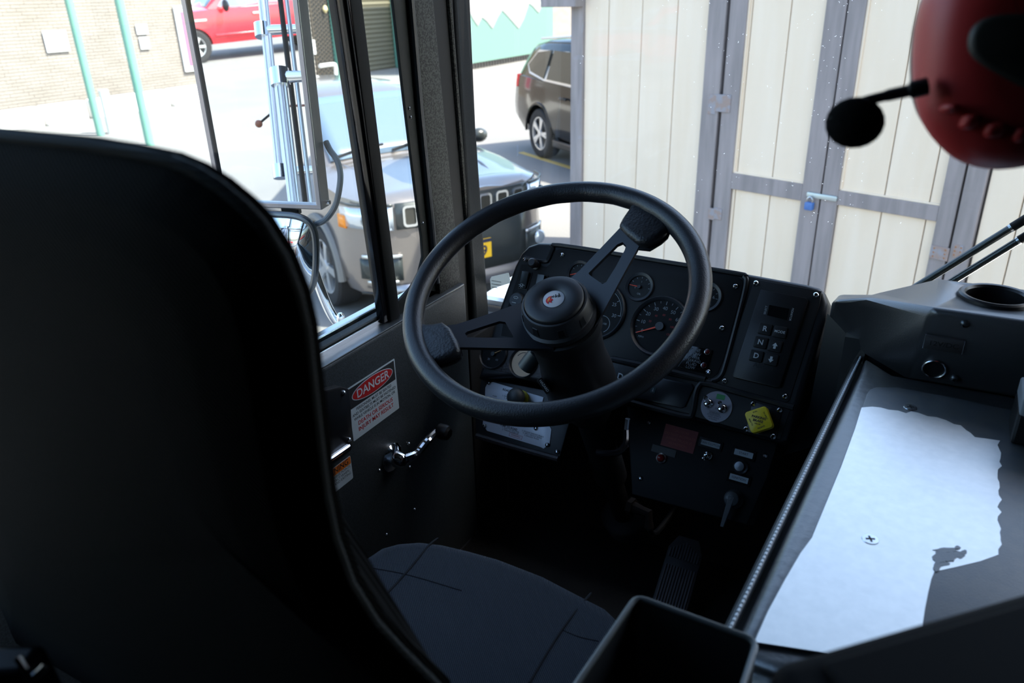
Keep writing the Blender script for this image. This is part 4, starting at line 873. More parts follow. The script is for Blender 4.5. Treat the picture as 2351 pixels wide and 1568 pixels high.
# left switches
def rocker(px, py, w, h_, fn):
    u, v = dp(px, py, H); m = MB(); m.M = Matrix.Translation((u, v, H)) @ Matrix.Rotation(sl_ang, 4, 'Z')
    m.prism(rrect(-w / 2 - .003, -h_ / 2 - .003, w / 2 + .003, h_ / 2 + .003, .002), -.001, .003, .001); o = m.build('switch_bezel', M_panel, dash)
    m = MB(); m.M = Matrix.Translation((u, v, H)) @ Matrix.Rotation(sl_ang, 4, 'Z'); a, b = w / 2, h_ / 2
    m.hexa([(-a, -b, .002), (a, -b, .002), (a, b, .002), (-a, b, .002), (-a, -b, .006), (a, -b, .006), (a, b, .012), (-a, b, .012)]); k_ = m.build('switch_rocker', M_gloss, o, bevel=.001); k_.location = k_.location - o.location
    m = MB(); m.M = Matrix.Rotation(sl_ang, 4, 'Z'); fn(m); s_ = m.build('switch_symbol', M_white, o, smooth=0); s_.location = V((u, v, H + .0075)) + s_.location - o.location + V((-.002, -.011, 0))
def sunsym(m):
    arc(m, 0, 0, 0, .0028, 0, 360, .0006, 16); ticks(m, 0, 0, 0, .0045, .0065, 0, 315, 7, .0005)
rocker(1207, 645, .017, .034, sunsym); rocker(1243, 652, .017, .034, lambda m: arc(m, 0, 0, 0, .003, 0, 360, .0006, 12))
u, v = dp(1232, 610, H); m = MB(); m.M = Matrix.Translation((u, v, H)); m.lathe([(.010, 0), (.009, .004), (.006, .005), (.006, .011), (.0095, .013), (.0095, .022), (.007, .024), (.001, .024)], 20, True, True); m.build('pull_knob', M_black, dash)
u, v = dp(1190, 692, H); m = MB(); m.M = Matrix.Translation((u, v, H)); m.lathe([(.017, 0), (.0165, .008), (.014, .012), (.012, .012), (.001, .012)], 28, True, True); wk = m.build('wiper_knob', M_bezel, dash)
m = MB(); arc(m, 0, 0, 0, .007, 40, 140, .0005, 10); arc(m, 0, 0, 0, .003, 40, 140, .0005, 8); ticks(m, 0, 0, 0, .003, .0075, 40, 140, 1, .0004); m.box((-.006, -.007, 0), (.004, -.0055, .0001)); s_ = m.build('knob_symbol', M_white, wk, smooth=0); s_.location = s_.location + V((0, 0, .0075))
# warning lights block
al = dpl('warning_lights', [(1588, 793), (1636, 804), (1620, 858), (1556, 842)], H, H + .004, M_gloss, .001, label='black plate with two red warning lights')
txt('ENGINE\nOIL LOW', 1590, 807, .0078, M_grayp, H + .0042, parent=al, ay='CENTER', line=.9); txt('POWER\nSTEERING\nFLUID\nLOW', 1588, 832, .0072, M_grayp, H + .0042, parent=al, line=.85)
for px, py in ((1624, 808), (1616, 839)):
    u, v = dp(px, py, H + .004); m = MB(); m.M = Matrix.Translation((u, v, H + .004)); m.lathe([(.0052, -.001), (.0052, .001), (.0042, .0015)], 18); m.k = 1; m.lathe([(.0042, .001), (.003, .0035), (.0005, .004)], 18, True, True)
    o = m.build('warning_lamp', [M_steel, mat('red_lamp_off', (.12, .006, .006), .25)], al); o.location = o.location - al.location
# display panel and lower right panel
dpl('message_panel', [(1452, 905), (1490, 862), (1588, 881), (1592, 890), (1572, 934), (1563, 937), (1456, 913)], H, H + .004, mat('message_blank', (.02, .024, .03), .3), .0015)
txt('D', 1424, 865, .016, M_white, H + .002, bold=.03)
u, v = dp(1499, 895, H + .005); m = MB(); m.M = Matrix.Translation((u, v, H + .0043)); m.prism(rrect(-.0045, -.0055, .0045, .0055, .001), 0, .0004); m.build('warning_icon', mat('icon_teal', (.05, .09, .10), .4), dash)
m = MB(); m.box((-.0007, -.003, 0), (.0007, .003, .0002)); m.box((-.0014, -.003, 0), (.0014, -.0012, .0002)); o = m.build('icon_thermometer', M_white, dash, smooth=0); o.location = V((u, v, H + .0049)) + o.location
rim('lower_ledge', [(1446, 922), (1500, 937), (1576, 956), (1590, 948), (1598, 905), (1606, 886), (1622, 881), (1700, 902), (1822, 936)], .0055, H + .001, closed=False, sm=1)
dpl('switch_panel', [(1608, 886), (1815, 938), (1792, 1008), (1780, 1008), (1590, 955)], H - .002, H + .0012, M_panel, .001)
u, v = dp(1645, 934, H + .002); m = MB(); m.M = Matrix.Translation((u, v, H + .001)); m.lathe([(.0272, 0), (.0268, .002), (.0005, .002)], 48, False, True); sw = m.build('toggle_plate', mat('round_label', (.30, .30, .36), .5), dash, label='round white label with two toggle switches')
def onsw(fn, name, m_, smooth=0):
    m = MB(); m.M = Matrix.Rotation(sl_ang, 4, 'Z') @ Matrix.Diagonal((.86, .86, 1, 1)); fn(m); o = m.build(name, m_, sw, smooth=smooth); o.location = o.location + V((0, 0, .0013)); return o
onsw(lambda m: m.add([(-.005, .016, 0), (.012, .016, 0), (.012, .026, 0), (-.005, .026, 0)], [(0, 1, 2, 3)]), 'green_print', M_green)
def f_(m):
    text(m, 'OFF', -.014, -.008, .004); text(m, 'ON', .002, -.0035, .004); text(m, '⚠ WARNING', 0, -.014, .0045) if False else text(m, 'WARNING', 0, -.0135, .0045)
    for i, s in enumerate(('DO NOT OPERATE', 'WHILE VEHICLE', 'IS MOVING')): text(m, s, 0, -.0185 - .0038 * i, .0033)
    m.box((-.012, -.0162, 0), (.012, -.0158, .0001)); m.box((-.012, -.0108, 0), (.012, -.0104, .0001))
onsw(f_, 'label_print', M_ink)
def toggle(parent, px, py, h, lean=(0, -.35), s=1.0):
    u, v = dp(px, py, h); m = MB(); m.M = Matrix.Translation((u, v, h)) @ Matrix.Diagonal((s, s, s, 1))
    m.lathe([(.0078, 0), (.0078, .003), (.0062, .004), (.0055, .009), (.003, .010)], 6 if False else 16, True, True); d = V((lean[0], lean[1], 1)).normalized()
    m.tube([(0, 0, .008), V((0, 0, .008)) + d * .012, V((0, 0, .008)) + d * .02, V((0, 0, .008)) + d * .022], [.0022, .003, .0036, .002], 12); o = m.build('toggle_switch', M_chrome, parent)
    if parent is not dash: o.location = o.location - parent.location
toggle(sw, 1627, 926, H + .003, (0, .35)); toggle(sw, 1659, 938, H + .003, (0, .35))
pbp = dpl('brake_valve_plate', [(1727, 922), (1796, 940), (1782, 1008), (1712, 990)], H, H + .003, M_black, .001)
kc = dp(1741, 963, H + .03); m = MB(); m.M = Matrix.Translation((*kc, H + .014)) @ Matrix.Rotation(radians(34), 4, 'Z') @ Matrix.Diagonal((.82, .82, 1, 1))
m.prism(rrect(-.0225, -.0225, .0225, .0225, .0065), 0, .015, .0025); m.cyl((0, 0, -.013), (0, 0, .001), .009); pb = m.build('parking_brake_knob', M_yellow, dash, label='yellow diamond parking brake knob')
def onpb(fn, name, m_):
    m = MB(); m.M = Matrix.Rotation(sl_ang, 4, 'Z') @ Matrix.Diagonal((.82, .82, 1, 1)); fn(m); o = m.build(name, m_, pb, smooth=0); o.location = V((kc[0], kc[1], H + .0293)) - pb.location + o.location
def f_(m):
    text(m, 'PARKING', 0, .004, .0068, bold=.03); text(m, 'BRAKE', 0, -.003, .0068, bold=.03); text(m, 'VALVE', 0, -.009, .0042, bold=.02)
    text(m, 'PULL', -.010, .0135, .0042, rot=radians(40), bold=.02); text(m, 'TO APPLY', .011, .011, .0038, rot=radians(-50), bold=.02); text(m, 'PUSH TO', -.013, -.009, .0038, rot=radians(-50), bold=.02); text(m, 'RELEASE', .009, -.0135, .004, rot=radians(38), bold=.02)
onpb(f_, 'knob_lettering', M_ink)
for px, py in ((1205, 596), (1290, 585), (1688, 657), (1735, 650), (1873, 677), (1657, 753), (1626, 854), (1663, 875), (1802, 910), (1729, 927), (1790, 941), (1712, 985), (1775, 1002)):
    u, v = dp(px, py, H + .003); screw(dash, u, v, H + .0015, .0052)
# lower switch box, set back
LH = -.03
lowp = [(1438, 930), (1590, 962), (1786, 1018), (1760, 1100), (1715, 1205), (1600, 1175), (1450, 1135)]
P = [dp(x, y, LH) for x, y in lowp]; m = MB(); m.prism(P, -.09, LH, .004); lb_ = m.build('lower_switch_box', mat('switch_box_black', (.0045, .005, .006), .6, spec=.25), dash)
def lowl(px, py, w, h_, m_, s, name, tm=M_ink, size=.0055, frame_=True):
    u, v = dp(px, py, LH); m = MB(); m.M = Matrix.Translation((u, v, LH)) @ Matrix.Rotation(sl_ang, 4, 'Z')
    if frame_: m.prism(rrect(-w / 2 - .004, -h_ / 2 - .004, w / 2 + .004, h_ / 2 + .004, .001), 0, .0025); m.k = 1; m.prism(rrect(-w / 2, -h_ / 2, w / 2, h_ / 2, .0005), .0025, .003)
    else: m.k = 1; m.prism(rrect(-w / 2, -h_ / 2, w / 2, h_ / 2, .0005), 0, .001)
    o = m.build(name, [M_gloss, m_], lb_); o.location = o.location - lb_.location
    m = MB(); m.M = Matrix.Translation((u, v, LH + (.0033 if frame_ else .0013))) @ Matrix.Rotation(sl_ang, 4, 'Z')
    for i, q in enumerate(s): text(m, q, 0, (len(s) - 1) / 2 * size * 1.25 - i * size * 1.25, size)
    if s[0]:
        t_ = m.build('label_print', tm, lb_, smooth=0); t_.location = t_.location - lb_.location
    return o
lowl(1560, 1007, .062, .040, mat('red_label', (.20, .008, .008), .5), ('CAUTION', 'DO NOT ACTIVATE', 'WHILE TRUCK IS', 'IN MOTION'), 'red_caution_label', mat('caution_print', (.34, .05, .03), .5), .0065, False)
lowl(1524, 1035, .046, .013, mat('dark_label', (.03, .03, .03), .5), ('',), 'dark_label', M_ink, .005, False)
lowl(1632, 1020, .034, .009, M_labelg, ('FAN CLUTCH',), 'switch_label'); lowl(1708, 1042, .032, .010, M_labelg, ('START',), 'switch_label'); lowl(1697, 1099, .032, .010, M_labelg, ('IGNITION',), 'switch_label')
toggle(lb_, 1626, 1046, LH, (0, -.5))
u, v = dp(1519, 1052, LH); m = MB(); m.M = Matrix.Translation((u, v, LH)); m.lathe([(.0095, 0), (.0095, .003), (.007, .004)], 20); m.k = 1; m.lathe([(.007, .003), (.006, .008), (.0005, .010)], 20, True, True); o = m.build('indicator_lamp', [M_steel, mat('red_lamp_dim', (.2, .01, .012), .2)], lb_); o.location = o.location - lb_.location
u, v = dp(1701, 1072, LH); m = MB(); m.M = Matrix.Translation((u, v, LH)); m.lathe([(.0125, 0), (.0125, .004), (.010, .006), (.009, .012), (.008, .014), (.0005, .0145)], 24, True, True); o = m.build('start_button', mat('dark_steel', (.22, .23, .25), .3, 1.0), lb_); o.location = o.location - lb_.location
u, v = dp(1685, 1146, LH); m = MB(); m.M = Matrix.Translation((u, v, LH)); m.lathe([(.0165, 0), (.016, .006), (.013, .012), (.0125, .02), (.008, .023), (.0005, .024)], 24, True, True); m.hexa([(-.006, -.05, .014), (.000, -.05, .014), (.006, .004, .014), (-.005, .004, .014), (-.006, -.05, .021), (.0, -.05, .021), (.006, .004, .024), (-.005, .004, .024)])
o = m.build('ignition_lever', mat('lever_gray', (.06, .065, .07), .4), lb_, bevel=.001); o.location = o.location - lb_.location
for px, py in ((1490, 970), (1757, 1046), (1470, 1098)):
    u, v = dp(px, py, LH); o = screw(lb_, 0, 0, 0, .0045, M_steel, M=Matrix.Translation((u, v, LH))); o.location = o.location - lb_.location
# lower left: leather strip with gauges above the pump shift placard
dpl('leather_strip', [(1106, 845), (1118, 795), (1300, 822), (1330, 850), (1325, 885)], H - .002, H + .001, mat('brown_grain', (.028, .020, .020), .5, bump=('leather', 260, .7, .0008)), .001)
PH = -.012
P = [dp(x, y, PH) for x, y in [(1104, 866), (1300, 905), (1310, 960), (1283, 1056), (1268, 1053), (1092, 1003), (1090, 960)]]; m = MB(); m.prism(P, -.06, PH, .004); m.build('placard_mount', M_dash, dash)
rim('mount_lip', [(1094, 1000), (1180, 1026), (1282, 1054)], .006, PH + .002, mat('brown_grain', (0, 0, 0)), closed=False)
pc = dpl('pump_shift_placard', [(1120, 878), (1132, 877), (1248, 912), (1243, 932), (1249, 960), (1266, 985), (1262, 1018), (1248, 1030), (1240, 1026), (1118, 989), (1108, 975), (1112, 935), (1114, 890)], PH + .0005, PH + .002, M_placard, .0005, label='silver pump shift instruction placard')
def ptxt(s, px, py, size, m_=M_ink, **kw): txt(s, px, py, size, m_, PH + .002, parent=pc, **kw)
ptxt('ROAD TO PUMP SHIFT', 1184, 902, .0062, bold=.03); ptxt('1. STOP VEHICLE\n2. SHIFT TO NEUTRAL\n3. APPLY BRAKE', 1172, 913, .0040, line=.9); ptxt('4. THROW LEVER DOWN\n5. CHECK LIGHT', 1222, 925, .0036, line=.9); ptxt('PUMP', 1136, 910, .004)
ptxt('PUMP TO ROAD', 1168, 981, .0055, bold=.03); ptxt('1. SHIFT TO NEUTRAL\n2. THROW LEVER UP', 1172, 989, .0042, line=.9); ptxt('3. RELEASE PARKING BRAKE\n4. APPLY SERVICE BRAKE\n5. ENGAGE TRANS.', 1222, 1000, .0040, line=.9)
ptxt('WARNING', 1184, 1001, .0045, M_signred)
u, v = dp(1184, 1001, PH + .002); m = MB()
for a_, b_ in (((-.015, -.0035), (.015, -.003)), ((-.015, .003), (.015, .0035)), ((-.015, -.0035), (-.0145, .0035)), ((.0145, -.0035), (.015, .0035))): m.box((*a_, 0), (*b_, .0002))
m2 = MB(); m2.M = Matrix.Translation((u, v, PH + .0022)) @ Matrix.Rotation(sl_ang, 4, 'Z'); m2.add(m.v, m.f); o = m2.build('warning_box', M_signred, pc, smooth=0); o.location = o.location - pc.location
u, v = dp(1186, 912, PH + .03); m = MB(); m.M = Matrix.Translation((u, v, PH)); m.cyl((0, 0, 0), (0, 0, .022), .006); m.ball((0, 0, .033), .0185, 20, (1, 1, .85)); m.k = 1; m.lathe([(.014, .006), (.017, .010), (.017, .013), (.012, .016)], 20, True, True)
m.build('pump_shift_knob', [mat('knob_gray', (.035, .04, .042), .5), M_yellow], dash, label='gray round knob with yellow collar')
for px, py in ((1123, 879), (1113, 978), (1256, 1021), (1230, 983), (1278, 1037)):
    u, v = dp(px, py, PH + .003); screw(dash, u, v, PH + .002, .0048, M_steel)

# ================================================================== stickers on the door
def doorsign(name, label, y0, z0, y1, z1):
    t = thing(name, label, 'sign', M=frame((0, 1, 0), (0, 0, 1), (1, 0, 0), (-.8495, (y0 + y1) / 2, (z0 + z1) / 2))); return t, y1 - y0, z1 - z0
def flat(par, name, m_, fn, sm=0):
    m = MB(); fn(m); return m.build(name, m_, par, smooth=sm)
a_, b_ = atX(795.6, 893, -.85), atX(915.6, 936.5, -.85)
ds, w, h = doorsign('danger_sign', 'white DANGER sticker with red oval on the door panel', a_.y, b_.z, b_.y, a_.z)
flat(ds, 'sticker', M_label, lambda m: m.prism(rrect(-w / 2, -h / 2, w / 2, h / 2, .002), 0, .0006))
flat(ds, 'black_header', M_ink, lambda m: m.prism(rrect(-w / 2 + .003, h * .10, w / 2 - .003, h / 2 - .003, .001), .0006, .0008))
flat(ds, 'oval_border', M_label, lambda m: m.prism(circ(0, h * .295, w * .435, 40, h * .165), .0008, .001))
flat(ds, 'red_oval', M_signred, lambda m: m.prism(circ(0, h * .295, w * .42, 40, h * .150), .001, .0012))
flat(ds, 'danger_lettering', M_label, lambda m: text(m, 'DANGER', 0, h * .295, .0235, .0014, bold=.015))
flat(ds, 'black_lettering', M_ink, lambda m: [text(m, s, 0, h * (.04 - .082 * i), .0078, .0008, bold=.015) for i, s in enumerate(('PERSONNEL MUST BE SEATED', 'AND SEATBELTS MUST BE FASTENED', 'WHILE VEHICLE IS IN MOTION, OR'))])
flat(ds, 'red_lettering', M_signred, lambda m: [text(m, s, 0, h * (-.235 - .115 * i), .0115, .0008, bold=.02) for i, s in enumerate(('DEATH OR SERIOUS', 'INJURY MAY RESULT'))])
a_, b_ = atX(806, 1043, -.85), atX(810, 1097, -.85)
wsn, w, h = doorsign('warning_sign', 'orange and white WARNING sticker on the door, low beside the seat back', a_.y - .105, b_.z, b_.y, a_.z)
flat(wsn, 'sticker', M_label, lambda m: m.prism(rrect(-w / 2, -h / 2, w / 2, h / 2, .003), 0, .0006))
flat(wsn, 'orange_header', M_orange, lambda m: m.prism(rrect(-w / 2 + .001, h * .17, w / 2 - .001, h / 2 - .001, .002), .0006, .0008))
flat(wsn, 'header_lettering', M_ink, lambda m: text(m, 'WARNING', .006, h * .335, .0155, .001, bold=.01))
flat(wsn, 'black_lettering', M_ink, lambda m: [text(m, s, w / 2 - .004, h * (.09 - .145 * i), .0072, .0008, ax='RIGHT') for i, s in enumerate(('MAINTAIN THREE POINTS', 'OF CONTACT WHEN  ', 'ENTERING AND EXITING', 'CAB                        '))])
# white sticker low on the windshield
P = [atY(*p, 1.456) for p in ((1124, 642), (1127, 636), (1166, 627), (1172, 650), (1126, 664))]
m = MB(); m.M = frame((1, 0, 0), (0, 0, 1), (0, -1, 0), (0, 1.459, 0)); m.prism([(p.x, p.z) for p in P], 0, .0008)
stk = thing('windshield_sticker', 'white paper sticker in the lower left corner of the windshield', 'sticker', P[0])
m.build('paper', M_paper, stk, True, smooth=0)
m = MB(); m.M = frame((1, 0, 0), (0, 0, 1), (0, -1, 0), (0, 1.458, 0))
for i in range(3): m.box((P[0].x + .004, P[1].z - .010 - .008 * i, .0), (P[0].x + (.03 if i < 2 else .02), P[1].z - .0085 - .008 * i, .0002))
m.build('printed_lines', M_grayplastic, stk, True, smooth=0)

# ================================================================== steering wheel
th_, ps_ = radians(60.53), radians(1.16)
wN = V((sin(ps_) * cos(th_), -cos(ps_) * cos(th_), sin(th_))); wX = V((cos(ps_), sin(ps_), 0)); wY = wN.cross(wX); wC = V((-.4809, .975, 1.8906))
SW = thing('steering_wheel', 'black leather steering wheel with two slotted spokes and white flame emblem', 'steering wheel', M=frame(wX, wY, wN, wC))
def wpx(px, py, h): q = onpl(px, py, wC + wN * h, wN) - wC; return q.dot(wX), q.dot(wY)
RM, rm = .2185, .0166
SLP = .40                                       # the flat spokes rise from the hub to the rim at this slope
def spoke_plane(px, py):
    x, y = wpx(px, py, -.03); L_ = math.hypot(x, y); return x / L_, y / L_
def spt(px, py, dr_):
    n_ = (wN - (wX * dr_[0] + wY * dr_[1]) * SLP); q = onpl(px, py, wC + wN * (-.052 - SLP * .06), n_) - wC; return q.dot(wX), q.dot(wY)
m = MB(); N = 144; rr = []
for i in range(N):
    a = 2 * pi * i / N; g = 0.0012 * (0.5 - 0.5 * cos(a * 26)) if radians(62) < a < radians(150) else 0
    rr.append([((RM + (rm + (g if cos(b) < 0 else 0)) * cos(b)) * cos(a), (RM + (rm + (g if cos(b) < 0 else 0)) * cos(b)) * sin(a), rm * 1.02 * sin(b)) for b in [2 * pi * j / 20 for j in range(20)]])
rr.append(rr[0]); m.rings(rr, False, False); m.build('rim', M_rim, SW, smooth=60)
def ringplate(outer, inner, th, name, m_, dr_):
    cx = sum(p[0] for p in inner) / len(inner); cy = sum(p[1] for p in inner) / len(inner); NA = 72
    def cast(poly, a):
        dx, dy = cos(a), sin(a); best = None
        for (x0, y0), (x1, y1) in zip(poly, poly[1:] + poly[:1]):
            ex, ey = x1 - x0, y1 - y0; den = dx * ey - dy * ex
            if abs(den) < 1e-12: continue
            t = ((x0 - cx) * ey - (y0 - cy) * ex) / den; s = ((x0 - cx) * dy - (y0 - cy) * dx) / den
            if t > 0 and -1e-6 <= s <= 1 + 1e-6: best = t if best is None or t > best else best
        return (cx + dx * best, cy + dy * best)
    angs = sorted({round(2 * pi * i / NA, 6) for i in range(NA)} | {round(math.atan2(y - cy, x - cx) % (2 * pi), 6) for x, y in outer + inner})
    o = [cast(outer, a) for a in angs]; i_ = [cast(inner, a) for a in angs]; n = len(angs); z = lambda p: -.052 + SLP * (p[0] * dr_[0] + p[1] * dr_[1] - .06)
    vs = [(*p, z(p) + th / 2) for p in o] + [(*p, z(p) + th / 2) for p in i_] + [(*p, z(p) - th / 2) for p in o] + [(*p, z(p) - th / 2) for p in i_]
    m = MB()
    for k in range(n):
        j = (k + 1) % n
    m.add(vs, [f for k in range(n) for j in [(k + 1) % n] for f in ((k, j, n + j, n + k), (2 * n + j, 2 * n + k, 3 * n + k, 3 * n + j), (k, 2 * n + k, 2 * n + j, j), (n + j, 3 * n + j, 3 * n + k, n + k))])
    return m.build(name, m_, SW, smooth=30)
dA, dB = spoke_plane(1110, 770), spoke_plane(1420, 580)
ringplate([spt(*p, dA) for p in ((1012, 752), (1050, 747), (1110, 728), (1190, 700), (1230, 690), (1290, 740), (1270, 803), (1230, 803), (1060, 800), (1030, 805))],
          [spt(*p, dA) for p in ((1069, 768), (1074, 764), (1110, 752), (1148, 740), (1161, 742), (1180, 775), (1178, 778), (1120, 778), (1074, 777))], .006, 'spoke', M_spoke, dA)
ringplate([spt(*p, dB) for p in ((1300, 650), (1330, 625), (1424, 526), (1440, 510), (1490, 545), (1470, 564), (1428, 640), (1386, 718), (1366, 752), (1310, 740))],
          [spt(*p, dB) for p in ((1352, 630), (1385, 597), (1418, 564), (1430, 559), (1438, 567), (1435, 577), (1415, 614), (1392, 651), (1384, 655), (1354, 634))], .006, 'spoke', M_spoke, dB)
def pad(px):
    P = [wpx(*p, .0) for p in px]; m = MB(); m.prism(smooth2(P, 1), -.022, .006, .009, 3, .008); return m.build('grip_pad', M_pad, SW, smooth=60)
pad([(948, 690), (962, 740), (985, 747), (1026, 738), (1059, 799), (1050, 815), (1004, 833), (985, 832), (968, 850), (940, 790)])
pad([(1450, 440), (1452, 470), (1421, 514), (1424, 526), (1476, 568), (1530, 536), (1540, 512), (1560, 505), (1545, 478), (1500, 448)])
m = MB(); m.lathe([(.060, -.060), (.060, -.052), (.0555, -.049), (.0545, -.046), (.0525, -.026), (.0505, -.0225), (.048, -.0215)], 56, True, False); m.build('hub', M_hub, SW)
m = MB(); m.lathe([(.0465, -.024), (.0465, -.0185), (.0445, -.0160), (.034, -.0145), (.022, -.0145), (.0185, -.0175), (.0172, -.0185), (.0005, -.0185)], 56, True, True); m.build('hub_cap', M_hub, SW, smooth=50)
for a in (-150, -105, -60, -20, 30, 80, 150):
    a = radians(a); m = MB(); m.M = Matrix.Rotation(a, 4, 'Z'); m.hexa([(.0515, -.006, -.046), (.0555, -.006, -.046), (.0555, .006, -.046), (.0515, .006, -.046), (.0505, -.005, -.031), (.0538, -.005, -.031), (.0538, .005, -.031), (.0505, .005, -.031)]); m.build('hub_notch', M_black, SW, smooth=0, bevel=.0008)
m = MB(); m.lathe([(.0168, -.019), (.0168, -.0178), (.0160, -.0174), (.0005, -.0170)], 40, True, True); em = m.build('emblem', mat('emblem_white', (.60, .58, .60), .3), SW, smooth=60, label='round white emblem with red flame')
def onem(name, m_, fn):
    m = MB(); m.M = Matrix.Rotation(radians(212), 4, 'Z'); fn(m); o = m.build(name, m_, em, smooth=0); o.location = o.location + V((0, 0, -.0166)) - em.location
onem('emblem_letters', M_ink, lambda m: (text(m, 'F', -.0090, -.0040, .0095, bold=.04, rot=radians(8)), text(m, 'F', -.0040, -.0044, .0080, bold=.04, rot=radians(8)), text(m, 'A', .0004, -.0042, .0058, bold=.04, rot=radians(8))))
fl = [(.0015, -.0055), (.006, -.006), (.0105, -.003), (.0125, .001), (.0118, .0055), (.0085, .0095), (.0095, .006), (.0075, .0035), (.0062, .0065), (.0035, .0085), (.0045, .005), (.0030, .0025), (.0012, .0045), (.0015, .0005), (.0040, -.0015)]
onem('emblem_flame', mat('flame_red', (.62, .02, .03), .4), lambda m: m.prism(fl, 0, .0002))
onem('flame_core', mat('flame_orange', (.80, .30, .05), .4), lambda m: m.prism([(.004, -.0045), (.0085, -.002), (.0098, .002), (.0085, .005), (.0075, .0015), (.0055, .001)], .0002, .0004))

# ================================================================== steering column
sc_ = thing('steering_column', 'dark steering column shroud and shaft running down under the wheel hub', 'steering column', M=frame(wX, wY, wN, wC))
m = MB(); m.lathe([(.050, -.062), (.0635, -.066), (.0640, -.085), (.058, -.10), (.056, -.16), (.062, -.21), (.064, -.27), (.05, -.30), (.04, -.33)], 48, True, True); m.build('shroud', mat('shroud_plastic', (.010, .0105, .012), .45), sc_, smooth=50)
m = MB(); m.lathe([(.030, -.32), (.030, -.50), (.034, -.51), (.034, -.58), (.022, -.60), (.022, -.80)], 24, True, True); m.build('lower_shaft', M_rubber, sc_)
tl0, tl1, tl2, tl3 = atT(1438, 990, 1.3), atT(1436, 1020, 1.28), atT(1415, 1040, 1.27), atT(1370, 1040, 1.28)
m = MB(); m.tube(spline([tl0, tl1, tl2, tl3], 6), .006, 10); m.build('tilt_lever', M_gloss, sc_, True)
m = MB(); m.cyl(tl0, tl0 + V((0, .004, .022)), .0045, n=12); m.build('lever_pin', M_steel, sc_, True)
m = MB(); m.lathe([((.05 if i % 2 else .040) - i * .0006, -.76 - i * .006) for i in range(11)], 24, True, True); m.build('shaft_boot', M_rubber, sc_)
e_ = atT(1211, 838, 1.30); s_ = wC + wN * -.13 + wX * -.04
m = MB(); m.tube(spline([s_, s_ + (e_ - s_) * .5 + V((0, 0, .004)), e_], 6), .0075, 12); st_ = m.build('signal_stalk', M_black, sc_, True)
m = MB(); d_ = (e_ - s_).normalized(); m.cyl(e_ - d_ * .028, e_ + d_ * .006, .0135, .0145, 18); o = m.build('stalk_end', mat('stalk_gray', (.02, .028, .035), .4), sc_, True)
hz = atT(1249, 886, 1.24); hd_ = (CAM - hz).normalized(); hx = (atT(1260, 903, 1.24) - atT(1238, 872, 1.24)); hx = (hx - hd_ * hx.dot(hd_)).normalized(); hy = hd_.cross(hx)
HM = frame(hx, hy, hd_, hz)
m = MB(); m.M = HM; m.prism(rrect(-.014, -.005, .014, .005, .0025), -.05, 0, .001); m.build('hazard_tab', M_black, sc_, True)
m = MB(); m.M = HM; text(m, 'HAZARD', 0, 0, .0056, .0004, bold=.02); m.build('hazard_lettering', M_white, sc_, True, smooth=0)
# floor pedal
pd = thing('accelerator_pedal', 'ribbed black floor-hinged accelerator pedal right of the steering column', 'pedal', atZ(1540, 1380, 1.12))
pq = [atZ(1500, 1366, 1.12), atZ(1580, 1393, 1.12)]; pt_ = [atZ(1546, 1224, 1.205), atZ(1626, 1248, 1.205)]
px_ = (pq[1] - pq[0]); PWd = px_.length; px_.normalize(); py_ = ((pt_[0] + pt_[1]) / 2 - (pq[0] + pq[1]) / 2); py_ = py_ - px_ * py_.dot(px_); PL = py_.length; py_.normalize(); pz_ = px_.cross(py_)
PM = frame(px_, py_, pz_, (pq[0] + pq[1]) / 2)
m = MB(); m.M = PM; m.prism([(-PWd / 2, -.02), (PWd / 2, -.02), (PWd / 2, PL - .03), (PWd * .3, PL), (-PWd * .3, PL), (-PWd / 2, PL - .03)], -.012, 0, .003); m.build('pedal_plate', mat('pedal_rubber', (.022, .020, .024), .5), pd, True)
for i in range(11):
    x = -PWd / 2 + .007 + i * (PWd - .014) / 10
    for y0, y1 in ((-.015, PL * .52), (PL * .64, PL - .012 - .02 * abs(i - 5) / 5)):
        m = MB(); m.M = PM; m.box((x - .0016, y0, -.001), (x + .0016, y1, .0035)); m.build('pedal_rib', mat('pedal_rib', (.05, .045, .055), .45), pd, True, smooth=0)
m = MB(); m.hexa([pq[0] + V((-.01, -.02, -.04)), pq[1] + V((.01, -.02, -.04)), pq[1] + V((.01, .06, -.04)), pq[0] + V((-.01, .06, -.04)), pq[0] + V((0, -.015, -.012)), pq[1] + V((0, -.015, -.012)), pq[1] + V((0, .04, -.012)), pq[0] + V((0, .04, -.012))]); m.build('pedal_base', M_black, pd, True)
# small fittings under the switch panel
pf = thing('pipe_fitting', 'small dull brass pipe fitting in the dark below the switch panel', 'fitting', atT(1475, 1175, 1.5))
q0, q1, q2 = atT(1455, 1165, 1.52), atT(1490, 1178, 1.5), atT(1490, 1212, 1.5)
m = MB(); m.tube([q0, q0 + (q1 - q0) * .5, q1, q1 + (q2 - q1) * .4, q2], [.012, .009, .009, .007, .010], 10); m.build('fitting_body', mat('dull_brass', (.016, .010, .007), .8, spec=.15), pf, True)
m = MB(); m.cyl(q0 - (q1 - q0) * .3, q0, .018, n=6); m.build('fitting_nut', mat('dull_brass', (0, 0, 0)), pf, True)
m = MB(); m.tube(spline([q2, q2 + V((0, .06, -.05)), V((q2.x, 1.455, q2.z - .08))], 5), .006, 8); m.build('fitting_hose', M_rubber, pf, True)
